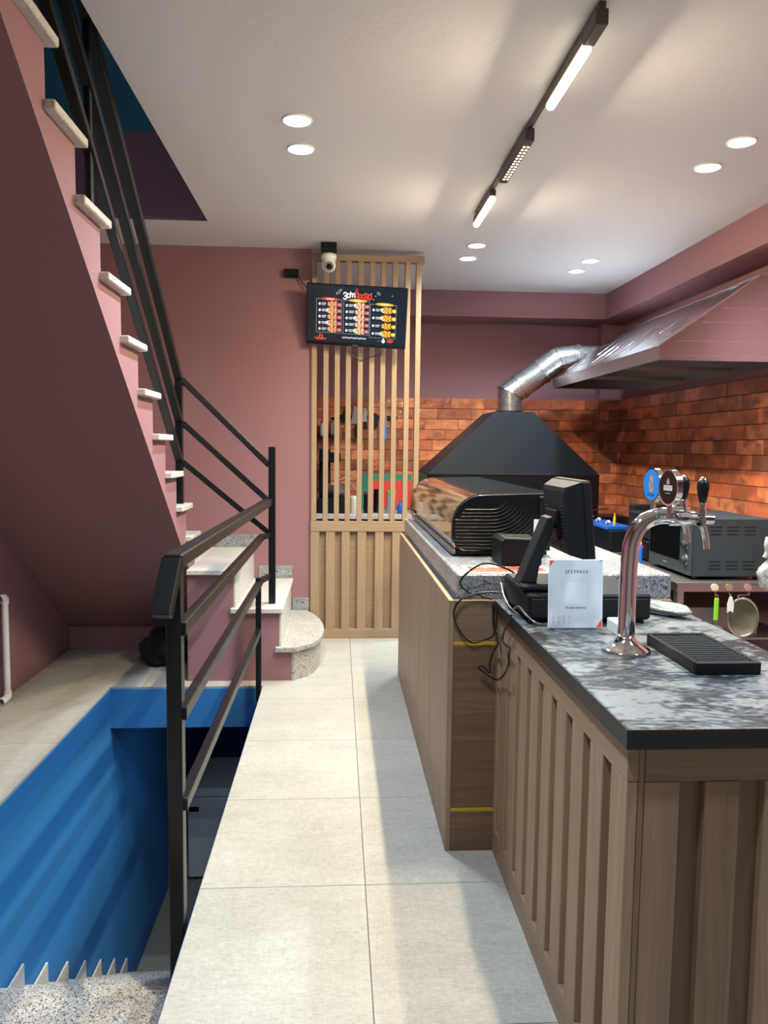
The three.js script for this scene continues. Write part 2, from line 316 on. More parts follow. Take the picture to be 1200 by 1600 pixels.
/* ---------------------------------------------------------------- railings */
{
  const t = thing('stair_railing', 'black steel railing following the stairs up to the ceiling opening', 'railing');
  const XA = -0.886, ZA = -4.36, B = V(-0.385, 0, -4.55), ys = [1.745, 1.505, 1.285], yb = [1.265, 1.05, 0.86], slope = 0.755;
  part(t, 'post', bx(XA - 0.02, XA + 0.02, 1.045, 1.775, ZA - 0.02, ZA + 0.02, 0.003), M.blackPaint);
  part(t, 'post', bx(B.x - 0.02, B.x + 0.02, 0.437, 1.375, B.z - 0.02, B.z + 0.02, 0.003), M.blackPaint);
  part(t, 'post', bx(XA - 0.012, XA + 0.012, 2.187, 2.85, -2.87, -2.845, 0.003), M.blackPaint);
  ys.forEach((y, i) => {
    part(t, 'rail', barGeo(V(XA + 0.015, y, ZA - 0.01), V(B.x - 0.018, yb[i], B.z), 0.03, 0.03), M.blackPaint);
    part(t, 'rail', barGeo(V(XA, y + 0.01, ZA + 0.01), V(XA, y + slope * 2.75, ZA + 2.75), 0.04, i ? 0.032 : 0.042), M.blackPaint);
  });
}
{
  const t = thing('guard_railing', 'black steel guard railing along the open edge of the blue stairwell', 'railing');
  const X = -0.437, Z = -2.13;
  part(t, 'post', bx(X - 0.036, X + 0.006, -0.16, 1.045, Z - 0.03, Z + 0.02, 0.003), M.blackPaint);
  part(t, 'post', bx(X - 0.014, X + 0.016, -0.06, 0.645, -4.265, -4.235, 0.003), M.blackPaint);
  part(t, 'handrail', barGeo(V(X - 0.012, 1.06, Z + 0.025), V(-0.405, 1.05, -4.535), 0.05, 0.04, 0.004), M.blackPaint);
  const cap = part(t, 'handrail_end', barGeo(V(X - 0.014, 1.066, Z + 0.012), V(X - 0.026, 0.925, Z + 0.11), 0.056, 0.032, 0.004), M.blackPaint); void cap;
  for (const [y, z1] of [[0.865, -4.42], [0.622, -4.345], [0.355, -4.245]]) part(t, 'rail', barGeo(V(X + 0.001, y, Z), V(X + 0.003, y - 0.012, z1), 0.03, 0.04), M.blackPaint);
  part(t, 'rail_stub', barGeo(V(X + 0.003, 0.853, -4.42), V(-0.40, 0.85, -4.53), 0.03, 0.03), M.blackPaint);
  part(t, 'rail_stub', barGeo(V(X + 0.003, 0.61, -4.345), V(-0.40, 0.605, -4.53), 0.03, 0.03), M.blackPaint);
  for (const [y, z] of [[-0.05, Z - 0.005], [-0.11, Z - 0.005]]) part(t, 'bolt', cyl(0.008, 0.008, 0.012, 8).rotateZ(Math.PI / 2), M.steel, [X + 0.011, y, z]);
}

/* ---------------------------------------------------------------- slatted screen */
{
  const t = thing('slatted_screen', 'light oak slatted screen with panelled base beside the mauve wall', 'screen');
  const X0 = -0.187, X1 = 0.60, z0 = ZB - 0.012, z1 = ZB + 0.022;
  part(t, 'top_rail', bx(X0, X1, 2.665, 2.71, z0 - 0.02, z1, 0.002, 'x'), M.oak);
  part(t, 'middle_rail', bx(X0, X1, 0.777, 0.850, z0 - 0.02, z1 + 0.004, 0.002, 'x'), M.oak);
  part(t, 'bottom_rail', bx(X0, X1, 0, 0.068, z0, z1 + 0.002, 0.002, 'x'), M.oak);
  [-0.165, -0.083, -0.004, 0.074, 0.158, 0.238, 0.316, 0.397, 0.486, 0.562].forEach(x => part(t, 'slat', bx(x - 0.018, x + 0.018, 0.850, 2.665, z0 - 0.018, z1, 0.002, 'y'), M.oak));
  part(t, 'back_panel', bx(X0, X1, 0.068, 0.777, z0 - 0.018, z0, 0.001, 'x'), M.oak2);
  for (const [a, b] of [[-0.187, -0.123], [-0.077, -0.012], [0.035, 0.094], [0.148, 0.211], [0.274, 0.337], [0.398, 0.459], [0.52, 0.60]]) part(t, 'board', bx(a, b, 0.068, 0.777, z0, z1, 0.002, 'y'), M.oak);
}

/* ---------------------------------------------------------------- counters */
{
  const t = thing('oven_cabinet', 'brown wood cabinet with yellow edged end panels carrying the granite worktop', 'cabinet');
  const x0 = 0.376, x1 = 1.14, zn = -2.49, zf = -4.50, yt = 0.873;
  part(t, 'carcass', plainBx(x0 + 0.02, x1 - 0.002, 0.02, 0.823, zf + 0.001, zn - 0.02), M.walnutDark);
  // side towards the aisle
  part(t, 'side_panel', bx(x0, x0 + 0.018, 0.152, yt, zf, zn - 0.152, 0.0015, 'y'), M.walnut);
  part(t, 'side_stile', bx(x0, x0 + 0.018, 0.152, yt, zn - 0.150, zn, 0.0015, 'y'), M.walnut);
  part(t, 'plinth', bx(x0 + 0.001, x0 + 0.018, 0, 0.150, zf, zn - 0.152, 0.0015, 'z'), M.walnut);
  part(t, 'plinth', bx(x0 + 0.001, x0 + 0.018, 0, 0.150, zn - 0.150, zn, 0.0015, 'y'), M.walnut);
  // end panels towards the bar
  part(t, 'end_panel', bx(x0 + 0.0185, x1, 0.735, yt, zn - 0.018, zn, 0.0015, 'x'), M.walnut2);
  part(t, 'end_panel', bx(x0 + 0.0185, x1, 0.155, 0.718, zn - 0.018, zn, 0.0015, 'x'), M.walnutDark);
  part(t, 'end_panel', bx(x0 + 0.0185, x1, 0, 0.139, zn - 0.018, zn, 0.0015, 'x'), M.walnutDark);
  part(t, 'edge_strip', bx(x0 + 0.0185, x1, 0.7185, 0.7345, zn - 0.019, zn - 0.002, 0.001, 'x'), M.yellow);
  part(t, 'edge_strip', bx(x0 + 0.0185, x1, 0.1395, 0.1545, zn - 0.019, zn - 0.002, 0.001, 'x'), M.yellow);
  part(t, 'far_panel', bx(x0, x1, 0, 0.823, zf - 0.018, zf, 0.0015, 'y'), M.walnut);
  const w = part(scene, 'granite_worktop', bx(0.408, 1.15, 0.824, 0.954, -4.56, zn - 0.035, 0.004, 'x'), M.graniteGrey);
  tag(w, 'thick grey speckled granite worktop under the curved pizza oven', 'worktop');
}
{
  const t = thing('bar_counter', 'brown wood bar counter clad in vertical slats under the marbled top', 'counter');
  const xf = 0.54, xb = 1.085, zn = -1.335, zf = -2.489, top = 0.835, rec = 0.022;
  part(t, 'carcass', plainBx(xf + rec + 0.012, xb, 0, top, zf, zn - rec - 0.012), M.walnutDark);
  part(t, 'recess_panel', bx(xf + rec, xf + rec + 0.012, 0, top, zf, zn - rec, 0.001, 'y'), M.walnut2);
  part(t, 'recess_panel', bx(xf + rec, xb, 0, top, zn - rec - 0.012, zn - rec, 0.001, 'y'), M.walnut2);
  part(t, 'top_rail', bx(xf, xf + rec, 0.766, top, zf, zn, 0.0015, 'z'), M.walnut);
  part(t, 'bottom_rail', bx(xf, xf + rec, 0, 0.09, zf, zn, 0.0015, 'z'), M.walnut);
  // slats facing the aisle: recesses 0.047 wide at a pitch of 0.124
  let z = zn; const rs = []; for (let i = 0; i < 9; i++) rs.push([-1.417 - i * 0.1237, -1.464 - i * 0.1237]);
  for (const [a, b] of rs) { if (a < zf) break; part(t, 'slat', bx(xf, xf + rec, 0.09, 0.766, z, a, 0.002, 'y'), M.walnut); z = b; }
  if (z > zf + 0.01) part(t, 'slat', bx(xf, xf + rec, 0.09, 0.766, z, zf, 0.002, 'y'), M.walnut);
  // front towards the room
  part(t, 'corner_stile', bx(xf + 0.0225, xf + 0.034, 0, top, zn - rec, zn, 0.002, 'y'), M.walnut2);
  part(t, 'top_rail', bx(xf + 0.0345, xb, 0.766, top, zn - rec, zn, 0.0015, 'x'), M.walnut2);
  part(t, 'bottom_rail', bx(xf + 0.0345, xb, 0, 0.09, zn - rec, zn, 0.0015, 'x'), M.walnut2);
  for (let i = 0; i < 5; i++) { const a = 0.5745 + i * 0.1163; part(t, 'slat', bx(a, Math.min(a + 0.068, xb), 0.09, 0.766, zn - rec, zn, 0.002, 'y'), i % 2 ? M.walnut2 : M.walnut); }
  const w = thing('bar_worktop', 'black and grey marbled bar top with a plain black front edge', 'worktop');
  part(w, 'slab', bx(0.531, 1.096, 0.838, 0.875, zf, -1.316, 0.002, 'x'), M.barTop);
  part(w, 'edge_band', bx(0.529, 1.096, 0.836, 0.8735, -1.3158, -1.3138, 0.0005, 'x'), M.blackEdge);
  part(w, 'edge_band', bx(0.5288, 0.5308, 0.836, 0.8735, zf, -1.3138, 0.0005, 'z'), M.blackEdge);
}

/* ---------------------------------------------------------------- pizza oven on the granite */
{
  const t = thing('pizza_oven', 'pizza oven with curved mirror steel front and black louvred end', 'oven');
  const zn = -2.94, zf = -4.54, y0 = 0.978, xr = 0.845;
  const arc = [[0.62, y0], [0.50, y0], [0.462, y0 + 0.012], [0.449, y0 + 0.045], [0.449, y0 + 0.105]];
  for (let i = 1; i <= 10; i++) { const a = Math.PI - i / 10 * Math.PI / 2; arc.push([0.569 + Math.cos(a) * 0.12, y0 + 0.105 + Math.sin(a) * 0.118]); }
  const outline = [...arc, [xr, y0 + 0.232], [xr, y0]];
  part(t, 'shell', extr(outline, zn - zf - 0.012, 0).translate(0, 0, zf), std({ color: 0xd9d4cd, roughness: 0.07, metalness: 1 }));
  part(t, 'end_plate', extr(outline.map(([x, y]) => [0.65 + (x - 0.65) * 0.975, 1.09 + (y - 1.09) * 0.975]), 0.012, 0.002).translate(0, 0, zn - 0.012), M.blackPaint);
  for (let i = 0; i < 12; i++) {
    const r = 0.055 + i * 0.0137, cx = 0.605, cy = 1.195, pts = [V(0.462 + (i > 9 ? 0.006 : 0), cy - r, zn + 0.001), V(0.53, cy - r, zn + 0.001)];
    if (cy - r > 1.1) pts[0].x = 0.475 + Math.max(0, (cy - r - 1.1)) * 0.6;
    for (let k = 0; k <= 10; k++) { const a = -Math.PI / 2 + k / 10 * 1.45; pts.push(V(cx + Math.cos(a) * r * 1.12, cy + Math.sin(a) * r, zn + 0.001)); }
    part(t, 'louvre', tube(pts, 0.0042, 44, 6), M.blackPaint);
  }
  part(t, 'end_bracket', bx(0.79, 0.838, 1.12, 1.195, zn, zn + 0.014, 0.003), M.plastic);
  part(t, 'rating_label', bx(0.772, 0.834, 1.03, 1.105, zn + 0.0045, zn + 0.0055, 0.0003), M.paper);
  part(t, 'base_rail', bx(0.47, 0.835, 0.960, y0, zf + 0.01, zn - 0.02, 0.003), M.blackPaint);
  for (const x of [0.52, 0.80]) for (const z of [zf + 0.06, zn - 0.06]) part(t, 'foot', cyl(0.02, 0.022, 0.008, 12), M.blackPaint, [x, 0.958, z]);
  part(t, 'lower_trim', bx(0.452, 0.47, 0.962, y0 + 0.004, zf + 0.02, zn - 0.02, 0.002), M.steelSatin);
}
/* ---------------------------------------------------------------- grill with black hood, duct */
{
  const t = thing('charcoal_grill', 'black charcoal grill under a tall pyramid hood against brick tiles', 'grill');
  const x0 = 0.708, x1 = 2.085, zf = -5.95, zb = -6.64, yb = 0.90, ys = 1.175;
  part(t, 'body', bx(x0 + 0.02, x1 - 0.02, 0.0, 0.80, zb, zf - 0.02, 0.004), M.hoodBlack);
  const pl = 0.012;
  part(t, 'skirt_front', bx(x0, x1, 0.80, ys, zf - pl, zf, 0.002), M.blackPaint);
  part(t, 'skirt_side', bx(x0, x0 + pl, 0.80, ys, zb, zf - pl, 0.002), M.blackPaint);
  part(t, 'skirt_side', bx(x1 - pl, x1, 0.80, ys, zb, zf - pl, 0.002), M.blackPaint);
  part(t, 'skirt_back', bx(x0, x1, 0.80, ys, zb - pl, zb, 0.002), M.blackPaint);
  part(t, 'lip', bx(x0 - 0.004, x1 + 0.004, ys - 0.004, ys + 0.004, zb - pl, zf + 0.005, 0.001), M.hoodBlack);
  const yt = 1.675, cone = new ConvexGeometry([V(x0, ys + 0.004, zf), V(x1, ys + 0.004, zf), V(x0, ys + 0.004, zb), V(x1, ys + 0.004, zb), V(1.255, yt, zf - 0.1), V(1.56, yt, zf - 0.1), V(1.255, yt, zb + 0.04), V(1.56, yt, zb + 0.04)]);
  part(t, 'hood', cone, M.hoodBlack);
  part(t, 'collar', cyl(0.112, 0.112, 0.03, 32), M.blackPaint, [1.445, yt + 0.014, -6.39]);
}
{
  const t = thing('exhaust_duct', 'galvanised steel exhaust duct with segmented elbows above the black hood', 'duct');
  const r = 0.107, zc = -6.39;
  const pts = [V(1.445, 1.69, zc), V(1.445, 1.84, zc), V(1.84, 2.125, zc), V(1.98, 2.145, zc), V(2.578, 2.145, zc)];
  const along = (p, q, r0, name) => {
    const d = q.clone().sub(p), L = d.length(), g = cyl(r0, r0, L, 36); const uv = g.attributes.uv; for (let i = 0; i < uv.count; i++) uv.setXY(i, uv.getX(i) * 0.64, uv.getY(i) * L);
    const m = part(t, name, g, M.galv); m.position.copy(p).addScaledVector(d, 0.5); m.quaternion.setFromUnitVectors(V(0, 1, 0), d.normalize()); return m;
  };
  // mitred segments: each joint is cut along the half angle
  const ring = (p, n, e1, e2) => { const a = []; for (let i = 0; i <= 40; i++) { const k = i / 40 * Math.PI * 2; a.push(p.clone().addScaledVector(e1, Math.cos(k) * r).addScaledVector(e2, Math.sin(k) * r)); } void n; return a; };
  const dirs = []; for (let i = 0; i < pts.length - 1; i++) dirs.push(pts[i + 1].clone().sub(pts[i]).normalize());
  const rings = pts.map((p, i) => {
    const a = dirs[Math.max(0, i - 1)], b = dirs[Math.min(dirs.length - 1, i)], bis = a.clone().add(b).normalize(), e2 = V(0, 0, 1).addScaledVector(bis, -bis.z).normalize(), e1 = e2.clone().cross(bis);
    return ring(p, bis, e1.multiplyScalar(1 / Math.max(0.6, a.dot(bis))), e2);
  });
  for (let s = 0; s < rings.length - 1; s++) {
    const pos = [], uv = [], idx = [], L = pts[s].distanceTo(pts[s + 1]);
    for (let i = 0; i <= 40; i++) { const p = rings[s][i], q = rings[s + 1][i]; pos.push(p.x, p.y, p.z, q.x, q.y, q.z); uv.push(i / 40 * 0.64, 0, i / 40 * 0.64, L); if (i < 40) { const k = i * 2; idx.push(k, k + 2, k + 1, k + 1, k + 2, k + 3); } }
    const g = new THREE.BufferGeometry(); g.setAttribute('position', new THREE.Float32BufferAttribute(pos, 3)); g.setAttribute('uv', new THREE.Float32BufferAttribute(uv, 2)); g.setIndex(idx); g.computeVertexNormals();
    part(t, 'duct_segment', g, std({ ...{ roughness: 0.24, metalness: 0.95 }, map: M.galv.map, side: THREE.DoubleSide }));
  }
  for (let i = 1; i < rings.length - 1; i++) part(t, 'mitre_seam', tube(rings[i].slice(0, 40), 0.006, 80, 6, true), M.steel);
  const band = (i, f) => { const p = pts[i].clone().lerp(pts[i + 1], f); along(p.clone().addScaledVector(dirs[i], -0.014), p.clone().addScaledVector(dirs[i], 0.014), r + 0.007, 'band'); };
  band(0, 0.12); band(1, 0.22); band(1, 0.66); band(3, 0.05); band(3, 0.55);
}
/* ---------------------------------------------------------------- steel extractor hood on the right wall */
{
  const t = thing('extractor_hood', 'mirror steel extractor hood in loose protective film along the tiled wall', 'hood');
  const P = { a: [1.775, 1.88], b: [1.772, 1.958], c: [2.33, 2.353], d: [2.585, 2.353], e: [2.585, 1.88] }, zn = -4.18, zf = -6.25;
  const sheet = (p, q, th = 0.004) => { const dx = q[0] - p[0], dy = q[1] - p[1], L = Math.hypot(dx, dy), nx = -dy / L * th, ny = dx / L * th; return uvm(extr([p, q, [q[0] - nx, q[1] - ny], [p[0] - nx, p[1] - ny]], zn - zf).translate(0, 0, zf), 'z'); };
  part(t, 'skirt', sheet(P.b, P.a, -0.004), std({ color: 0xc4bec0, roughness: 0.32, metalness: 1 }));
  part(t, 'sloped_panel', sheet(P.c, P.b, -0.004), M.film);
  part(t, 'top_panel', sheet(P.d, P.c, -0.004), M.panelSteel);
  for (let i = 0; i < 9; i++) { const f0 = 0.06 + rnd() * 0.3, f1 = f0 + 0.25 + rnd() * 0.35, z0 = zn - 0.15 - i * 0.22, z1 = z0 - 0.25 + rnd() * 0.3, q = f => [P.b[0] + (P.c[0] - P.b[0]) * f - 0.004, P.b[1] + (P.c[1] - P.b[1]) * f + 0.006]; const a = q(f0), b = q(Math.min(0.97, f1)), mid = q((f0 + f1) / 2); part(t, 'film_wrinkle', tube([V(a[0], a[1], z0), V(mid[0], mid[1] + 0.003, (z0 + z1) / 2 + 0.04), V(b[0], b[1], Math.max(zf, z1))], 0.0035, 14, 5), M.film); }
  part(t, 'end_panel', uvm(extr([P.a, P.e, P.d, P.c, P.b], 0.004).translate(0, 0, zn), 'x'), M.panelSteel);
  part(t, 'end_panel', uvm(extr([P.a, P.e, P.d, P.c, P.b], 0.004).translate(0, 0, zf - 0.004), 'x'), M.panelSteel);
  part(t, 'back_panel', bx(2.578, 2.583, 1.88, 2.35, zf, zn, 0.001, 'z'), M.steelSatin);
  for (const y of [1.905, 1.985, 2.09, 2.17]) part(t, 'film_seam', bx(1.80 + Math.max(0, (y - 1.96) * 1.41) + 0.03, 2.57, y, y + 0.003, zn + 0.004, zn + 0.006, 0.0008, 'x'), M.chrome);
  for (const [p, q] of [[P.b, P.c], [P.a, P.b]]) part(t, 'folded_edge', barGeo(V(p[0], p[1], zn + 0.004), V(q[0], q[1], zn + 0.004), 0.008, 0.008, 0.002), M.chrome);
  part(t, 'folded_edge', barGeo(V(P.c[0], P.c[1], zn), V(P.c[0], P.c[1], zf), 0.010, 0.008, 0.002), M.chrome);
  for (const z of [-4.9, -5.6]) part(t, 'inner_rib', bx(1.78, 2.57, 1.90, 1.925, z - 0.01, z + 0.01, 0.002, 'x'), M.steelSatin);
}

/* ---------------------------------------------------------------- beer tower and drip tray */
const BAR = 0.875;
{
  const t = thing('beer_tower', 'curved chrome beer tower with two taps standing on the marbled bar top', 'beer tower');
  const cx = 0.728, cz = -1.842;
  part(t, 'base', lathe([[0, 0.046], [0.021, 0.046], [0.023, 0.036], [0.034, 0.022], [0.05, 0.012], [0.059, 0.008], [0.061, 0.003], [0.060, 0], [0, 0]], 48), M.chrome, [cx, BAR, cz]);
  part(t, 'column', tube([V(cx, BAR + 0.03, cz), V(cx, 1.0, cz), V(cx + 0.001, 1.10, cz), V(cx + 0.006, 1.155, cz), V(cx + 0.026, 1.195, cz), V(cx + 0.06, 1.215, cz), V(cx + 0.105, 1.219, cz)], 0.021, 70, 24), M.chrome);
  part(t, 'collar', cyl(0.026, 0.026, 0.03, 32).rotateZ(Math.PI / 2), M.chrome, [cx + 0.11, 1.219, cz]);
  part(t, 'manifold', tube([V(cx + 0.128, 1.217, cz - 0.055), V(cx + 0.128, 1.217, cz), V(cx + 0.128, 1.217, cz + 0.105)], 0.014, 12, 20), M.chrome);
  const tap = (z, x0, face) => {
    const y = 1.217;
    const body = part(t, 'tap', cyl(0.0125, 0.0125, 0.09, 24).rotateZ(Math.PI / 2), M.chrome, [x0 + 0.03, y, z]);
    part(body, 'tap_nut', cyl(0.0165, 0.0165, 0.016, 8).rotateZ(Math.PI / 2), M.chrome, [-0.03, 0, 0]);
    part(body, 'spout', tube([V(0.01, -0.004, 0), V(0.022, -0.02, 0), V(0.03, -0.045, 0), V(0.034, -0.072, 0)], 0.0075, 20, 14), M.chrome);
    part(body, 'lever', lathe([[0, 0.034], [0.006, 0.034], [0.009, 0.026], [0.007, 0.02], [0.0105, 0.012], [0.0105, 0]], 20), M.chrome, [0.018, 0.008, 0]);
    part(body, 'handle', lathe([[0, 0.058], [0.008, 0.056], [0.0135, 0.048], [0.0145, 0.036], [0.0115, 0.014], [0.0085, 0], [0, 0]], 16), M.blackPaint, [0.018, 0.04, 0]);
    part(body, 'handle_cap', lathe([[0, 0.008], [0.006, 0.006], [0.009, 0]], 16), M.chrome, [0.018, 0.094, 0]);
    // round badge facing the guests
    const b = part(t, 'badge', cyl(0.044, 0.044, 0.014, 40).rotateZ(Math.PI / 2), M.chrome, [x0 - 0.028, 1.292, z - 0.008], [0, 0.10, 0]);
    part(b, 'badge_face', new THREE.CircleGeometry(0.040, 40).rotateY(-Math.PI / 2), face, [-0.0074, 0, 0]);
    part(b, 'badge_stem', cyl(0.006, 0.008, 0.034, 12), M.chrome, [0, -0.058, 0]);
  };
  const blueFace = std({ roughness: 0.25, map: canvasTex(256, 256, (c) => {
    c.fillStyle = '#2f93e8'; c.fillRect(0, 0, 256, 256); c.fillStyle = '#d9a27c';
    c.beginPath(); c.ellipse(128, 78, 26, 30, 0, 0, 7); c.fill(); c.beginPath(); c.moveTo(92, 106); c.lineTo(160, 100); c.lineTo(170, 170); c.lineTo(136, 188); c.lineTo(100, 176); c.closePath(); c.fill();
    c.fillStyle = '#2f7fc8'; c.fillRect(118, 92, 10, 70); c.fillRect(140, 112, 12, 44);
    c.fillStyle = '#123a7a'; [[74, 10], [92, 10], [110, 16], [134, 16], [158, 12], [176, 10]].forEach(([x, w], k) => c.fillRect(x, 198 + (k % 2) * 3, w, 24 - (k % 3) * 4));
  }) });
  const darkFace = std({ roughness: 0.25, map: canvasTex(256, 256, (c) => {
    c.fillStyle = '#241712'; c.fillRect(0, 0, 256, 256); c.fillStyle = '#b9ab9c'; c.beginPath(); c.moveTo(128, 52); c.lineTo(154, 92); c.lineTo(102, 92); c.closePath(); c.fill(); c.fillRect(108, 94, 40, 10);
    c.fillStyle = '#e9e4de'; c.fillRect(66, 112, 124, 40); c.fillStyle = '#3a2c26'; [[76, 12], [98, 8], [116, 14], [142, 10], [164, 12]].forEach(([x, w], k) => { c.fillRect(x, 120, w, 5); c.fillRect(x + (k % 2) * 4, 120, 5, 24); });
    c.fillStyle = '#9a8c80'; c.fillRect(92, 168, 72, 9);
  }) });
  tap(cz - 0.05, cx + 0.108, blueFace);
  tap(cz + 0.072, cx + 0.098, darkFace);
}
{
  const t = thing('drip_tray', 'black slotted drip tray lying beside the chrome beer tower', 'drip tray');
  const x0 = 0.81, x1 = 0.963, z0 = -1.91, z1 = -1.634, y = BAR;
  const s = 0.008;
  part(t, 'tray_floor', bx(x0 + s, x1 - s, y, y + 0.004, z0 + s, z1 - s, 0.001), M.trayBlack);
  part(t, 'rim', bx(x0, x1, y, y + 0.03, z1 - s, z1, 0.003), M.trayBlack);
  part(t, 'rim', bx(x0, x1, y, y + 0.03, z0, z0 + s, 0.003), M.trayBlack);
  part(t, 'rim', bx(x0, x0 + s, y, y + 0.03, z0 + s, z1 - s, 0.003), M.trayBlack);
  part(t, 'rim', bx(x1 - s, x1, y, y + 0.03, z0 + s, z1 - s, 0.003), M.trayBlack);
  for (let i = 0; i < 15; i++) { const z = z0 + s + 0.0125 + i * 0.0167; part(t, 'grate_bar', bx(x0 + s, x1 - s, y + 0.016, y + 0.027, z - 0.0035, z + 0.0035, 0.0015), M.trayBlack); }
}
/* ---------------------------------------------------------------- till */
{
  const t = thing('cash_drawer', 'flat black metal cash drawer under the till screen', 'cash drawer');
  part(t, 'housing', bx(0.552, 0.915, BAR + 0.012, 0.962, -2.46, -2.135, 0.006), M.plastic);
  part(t, 'front_panel', bx(0.56, 0.905, BAR + 0.02, 0.950, -2.135, -2.129, 0.002), M.plasticSoft);
  for (const x of [0.575, 0.89]) for (const z of [-2.43, -2.16]) part(t, 'foot', cyl(0.014, 0.014, 0.014, 12), M.blackPaint, [x, BAR + 0.0065, z]);
}
{
  const t = thing('till_screen', 'black till monitor on a slanted arm seen from behind', 'monitor');
  part(t, 'base_plate', bx(0.535, 0.76, 0.963, 0.985, -2.38, -2.17, 0.008), M.plastic);
  const arm = extr([[0.540, 0.985], [0.548, 1.0], [0.618, 1.178], [0.632, 1.182], [0.645, 1.168], [0.60, 1.04], [0.592, 0.985]], 0.07, 0.004).translate(0, 0, -2.27);
  part(t, 'arm', arm, M.plasticSoft);
  const m = new THREE.Group(); m.name = 'monitor_head'; t.add(m); m.position.set(0.693, 1.175, -2.262); m.rotation.set(0, 0.0, 0.10, 'YXZ');
  part(m, 'screen_housing', bx(0.008, 0.036, -0.115, 0.115, -0.15, 0.15, 0.006), M.plastic);
  part(m, 'back_shell', new ConvexGeometry([[-0.034, 0.085], [-0.030, 0.098], [0.008, 0.112]].flatMap(([x, y]) => [V(x, y, 0.11 + (x > 0 ? 0.035 : 0)), V(x, y, -0.11 - (x > 0 ? 0.035 : 0)), V(x, -y, 0.11 + (x > 0 ? 0.035 : 0)), V(x, -y, -0.11 - (x > 0 ? 0.035 : 0))])), M.plasticSoft);
  part(m, 'mount_plate', bx(-0.046, -0.034, -0.06, 0.03, -0.055, 0.055, 0.004), M.plastic);
  for (let i = 0; i < 13; i++) part(m, 'vent_slot', bx(-0.0352, -0.033, -0.065 + i * 0.0105, -0.061 + i * 0.0105, 0.064, 0.098, 0.0004), M.blackEdge);
  for (let i = 0; i < 8; i++) part(m, 'vent_slot', bx(-0.0352, -0.033, -0.02 + i * 0.0105, -0.016 + i * 0.0105, -0.098, -0.064, 0.0004), M.blackEdge);
  part(m, 'hinge', cyl(0.014, 0.014, 0.09, 16).rotateX(Math.PI / 2), M.blackPaint, [-0.052, -0.01, 0]);
}
{
  const t = thing('receipt_printer', 'small black receipt printer on the granite between oven and till', 'printer');
  part(t, 'housing', uvm(extr([[-0.075, 0], [0.075, 0], [0.075, 0.075], [0.06, 0.095], [-0.062, 0.1], [-0.075, 0.088]], 0.16, 0.005)), M.plastic, [0.668, 0.959, -2.86]);
  part(t, 'paper_slot', bx(-0.045, 0.045, 0, 0.003, -0.005, 0.005, 0.001), M.blackEdge, [0.668, 1.0602, -2.76]);
}
{
  const t = thing('info_stand', 'white counter sign with red corners reading FITPASS in front of the till', 'sign');
  const w = 0.153, h = 0.19;
  const face = canvasTex(768, 954, (c, W, Hh) => {
    c.fillStyle = '#c6d3dc'; c.fillRect(0, 0, W, Hh);
    c.fillStyle = '#dd4a3c'; c.beginPath(); c.moveTo(0, 0); c.lineTo(70, 0); c.lineTo(0, 92); c.fill(); c.beginPath(); c.moveTo(W, Hh); c.lineTo(W - 84, Hh); c.lineTo(W, Hh - 120); c.fill();
    c.fillStyle = '#2c8a66'; c.fillRect(W - 44, 0, 44, 14);
    c.fillStyle = '#2d3238'; c.textAlign = 'center'; c.font = 'bold 62px sans-serif'; [...'IFITPASS'].forEach((ch, k) => c.fillText(ch, 232 + k * 44 - (k > 0 ? 0 : -8), 186));
    c.fillStyle = '#4a545c'; for (let k = 0; k < 12; k++) { const x = 248 + k * 24; c.fillRect(x, 656 + (k % 3) * 4, 6, 34 - (k % 3) * 4); c.fillRect(x, 668 + (k % 2) * 10, 15, 6); if (k % 4 !== 1) c.fillRect(x + 10, 660 + (k % 2) * 8, 6, 26); }
    c.fillStyle = '#cfdbe3'; c.fillRect(238, 318, 300, 300);
    c.strokeStyle = '#c86a62'; c.lineWidth = 5;
    for (let r = 0; r < 2; r++) for (let k = 0; k < 4; k++) { const x = 62 + k * 78, y = 806 + r * 66; c.strokeStyle = r ? '#d07a70' : '#b08a90'; c.strokeRect(x - 14, y - 14, 28, 26); c.beginPath(); c.moveTo(x - 22, y + 24); c.lineTo(x + 22, y + 24); c.stroke(); }
  });
  const g = new THREE.Group(); g.name = 'card_group'; void g;
  const y0 = BAR + 0.004, zc = -2.083, tilt = -0.06, yaw = 0.03;
  const holder = part(t, 'acrylic_holder', cbox(w + 0.004, h + 0.004, 0.006, 0.001), phys({ color: 0xeef4f6, roughness: 0.1 }), [0.674, y0 + h / 2, zc - 0.004], [tilt, yaw, 0]);
  part(holder, 'printed_card', new THREE.PlaneGeometry(w, h), std({ map: face, roughness: 0.35 }), [0, 0, 0.0034]);
  part(t, 'foot', bx(0.60, 0.748, BAR, BAR + 0.004, zc - 0.055, zc + 0.008, 0.001), M.clear);
}
{ const m = part(scene, 'paper_box', bx(0.763, 0.806, BAR, BAR + 0.034, -2.075, -1.985, 0.002), M.paper); tag(m, 'small white cardboard box beside the beer tower base', 'box'); }
{
  const g = new THREE.SphereGeometry(1, 40, 24), p = g.attributes.position;
  for (let i = 0; i < p.count; i++) { let x = p.getX(i), y = p.getY(i), z = p.getZ(i); const e = Math.sign(x) * Math.pow(Math.abs(x), 0.55); const k = 1 + 0.10 * Math.sin(7 * x + 3 * z) + 0.08 * Math.sin(13 * z + 5 * x); p.setXYZ(i, e * 0.105, y * 0.019 * k * (1 - 0.55 * Math.pow(Math.abs(x), 6)), z * 0.034 * k); }
  g.computeVertexNormals();
  const m = part(scene, 'wrapped_packet', g, M.wrap, [1.0, BAR + 0.0215, -2.27], [0, -0.95, 0]); tag(m, 'long packet in crinkled clear plastic wrap lying behind the cash drawer', 'packet');
}
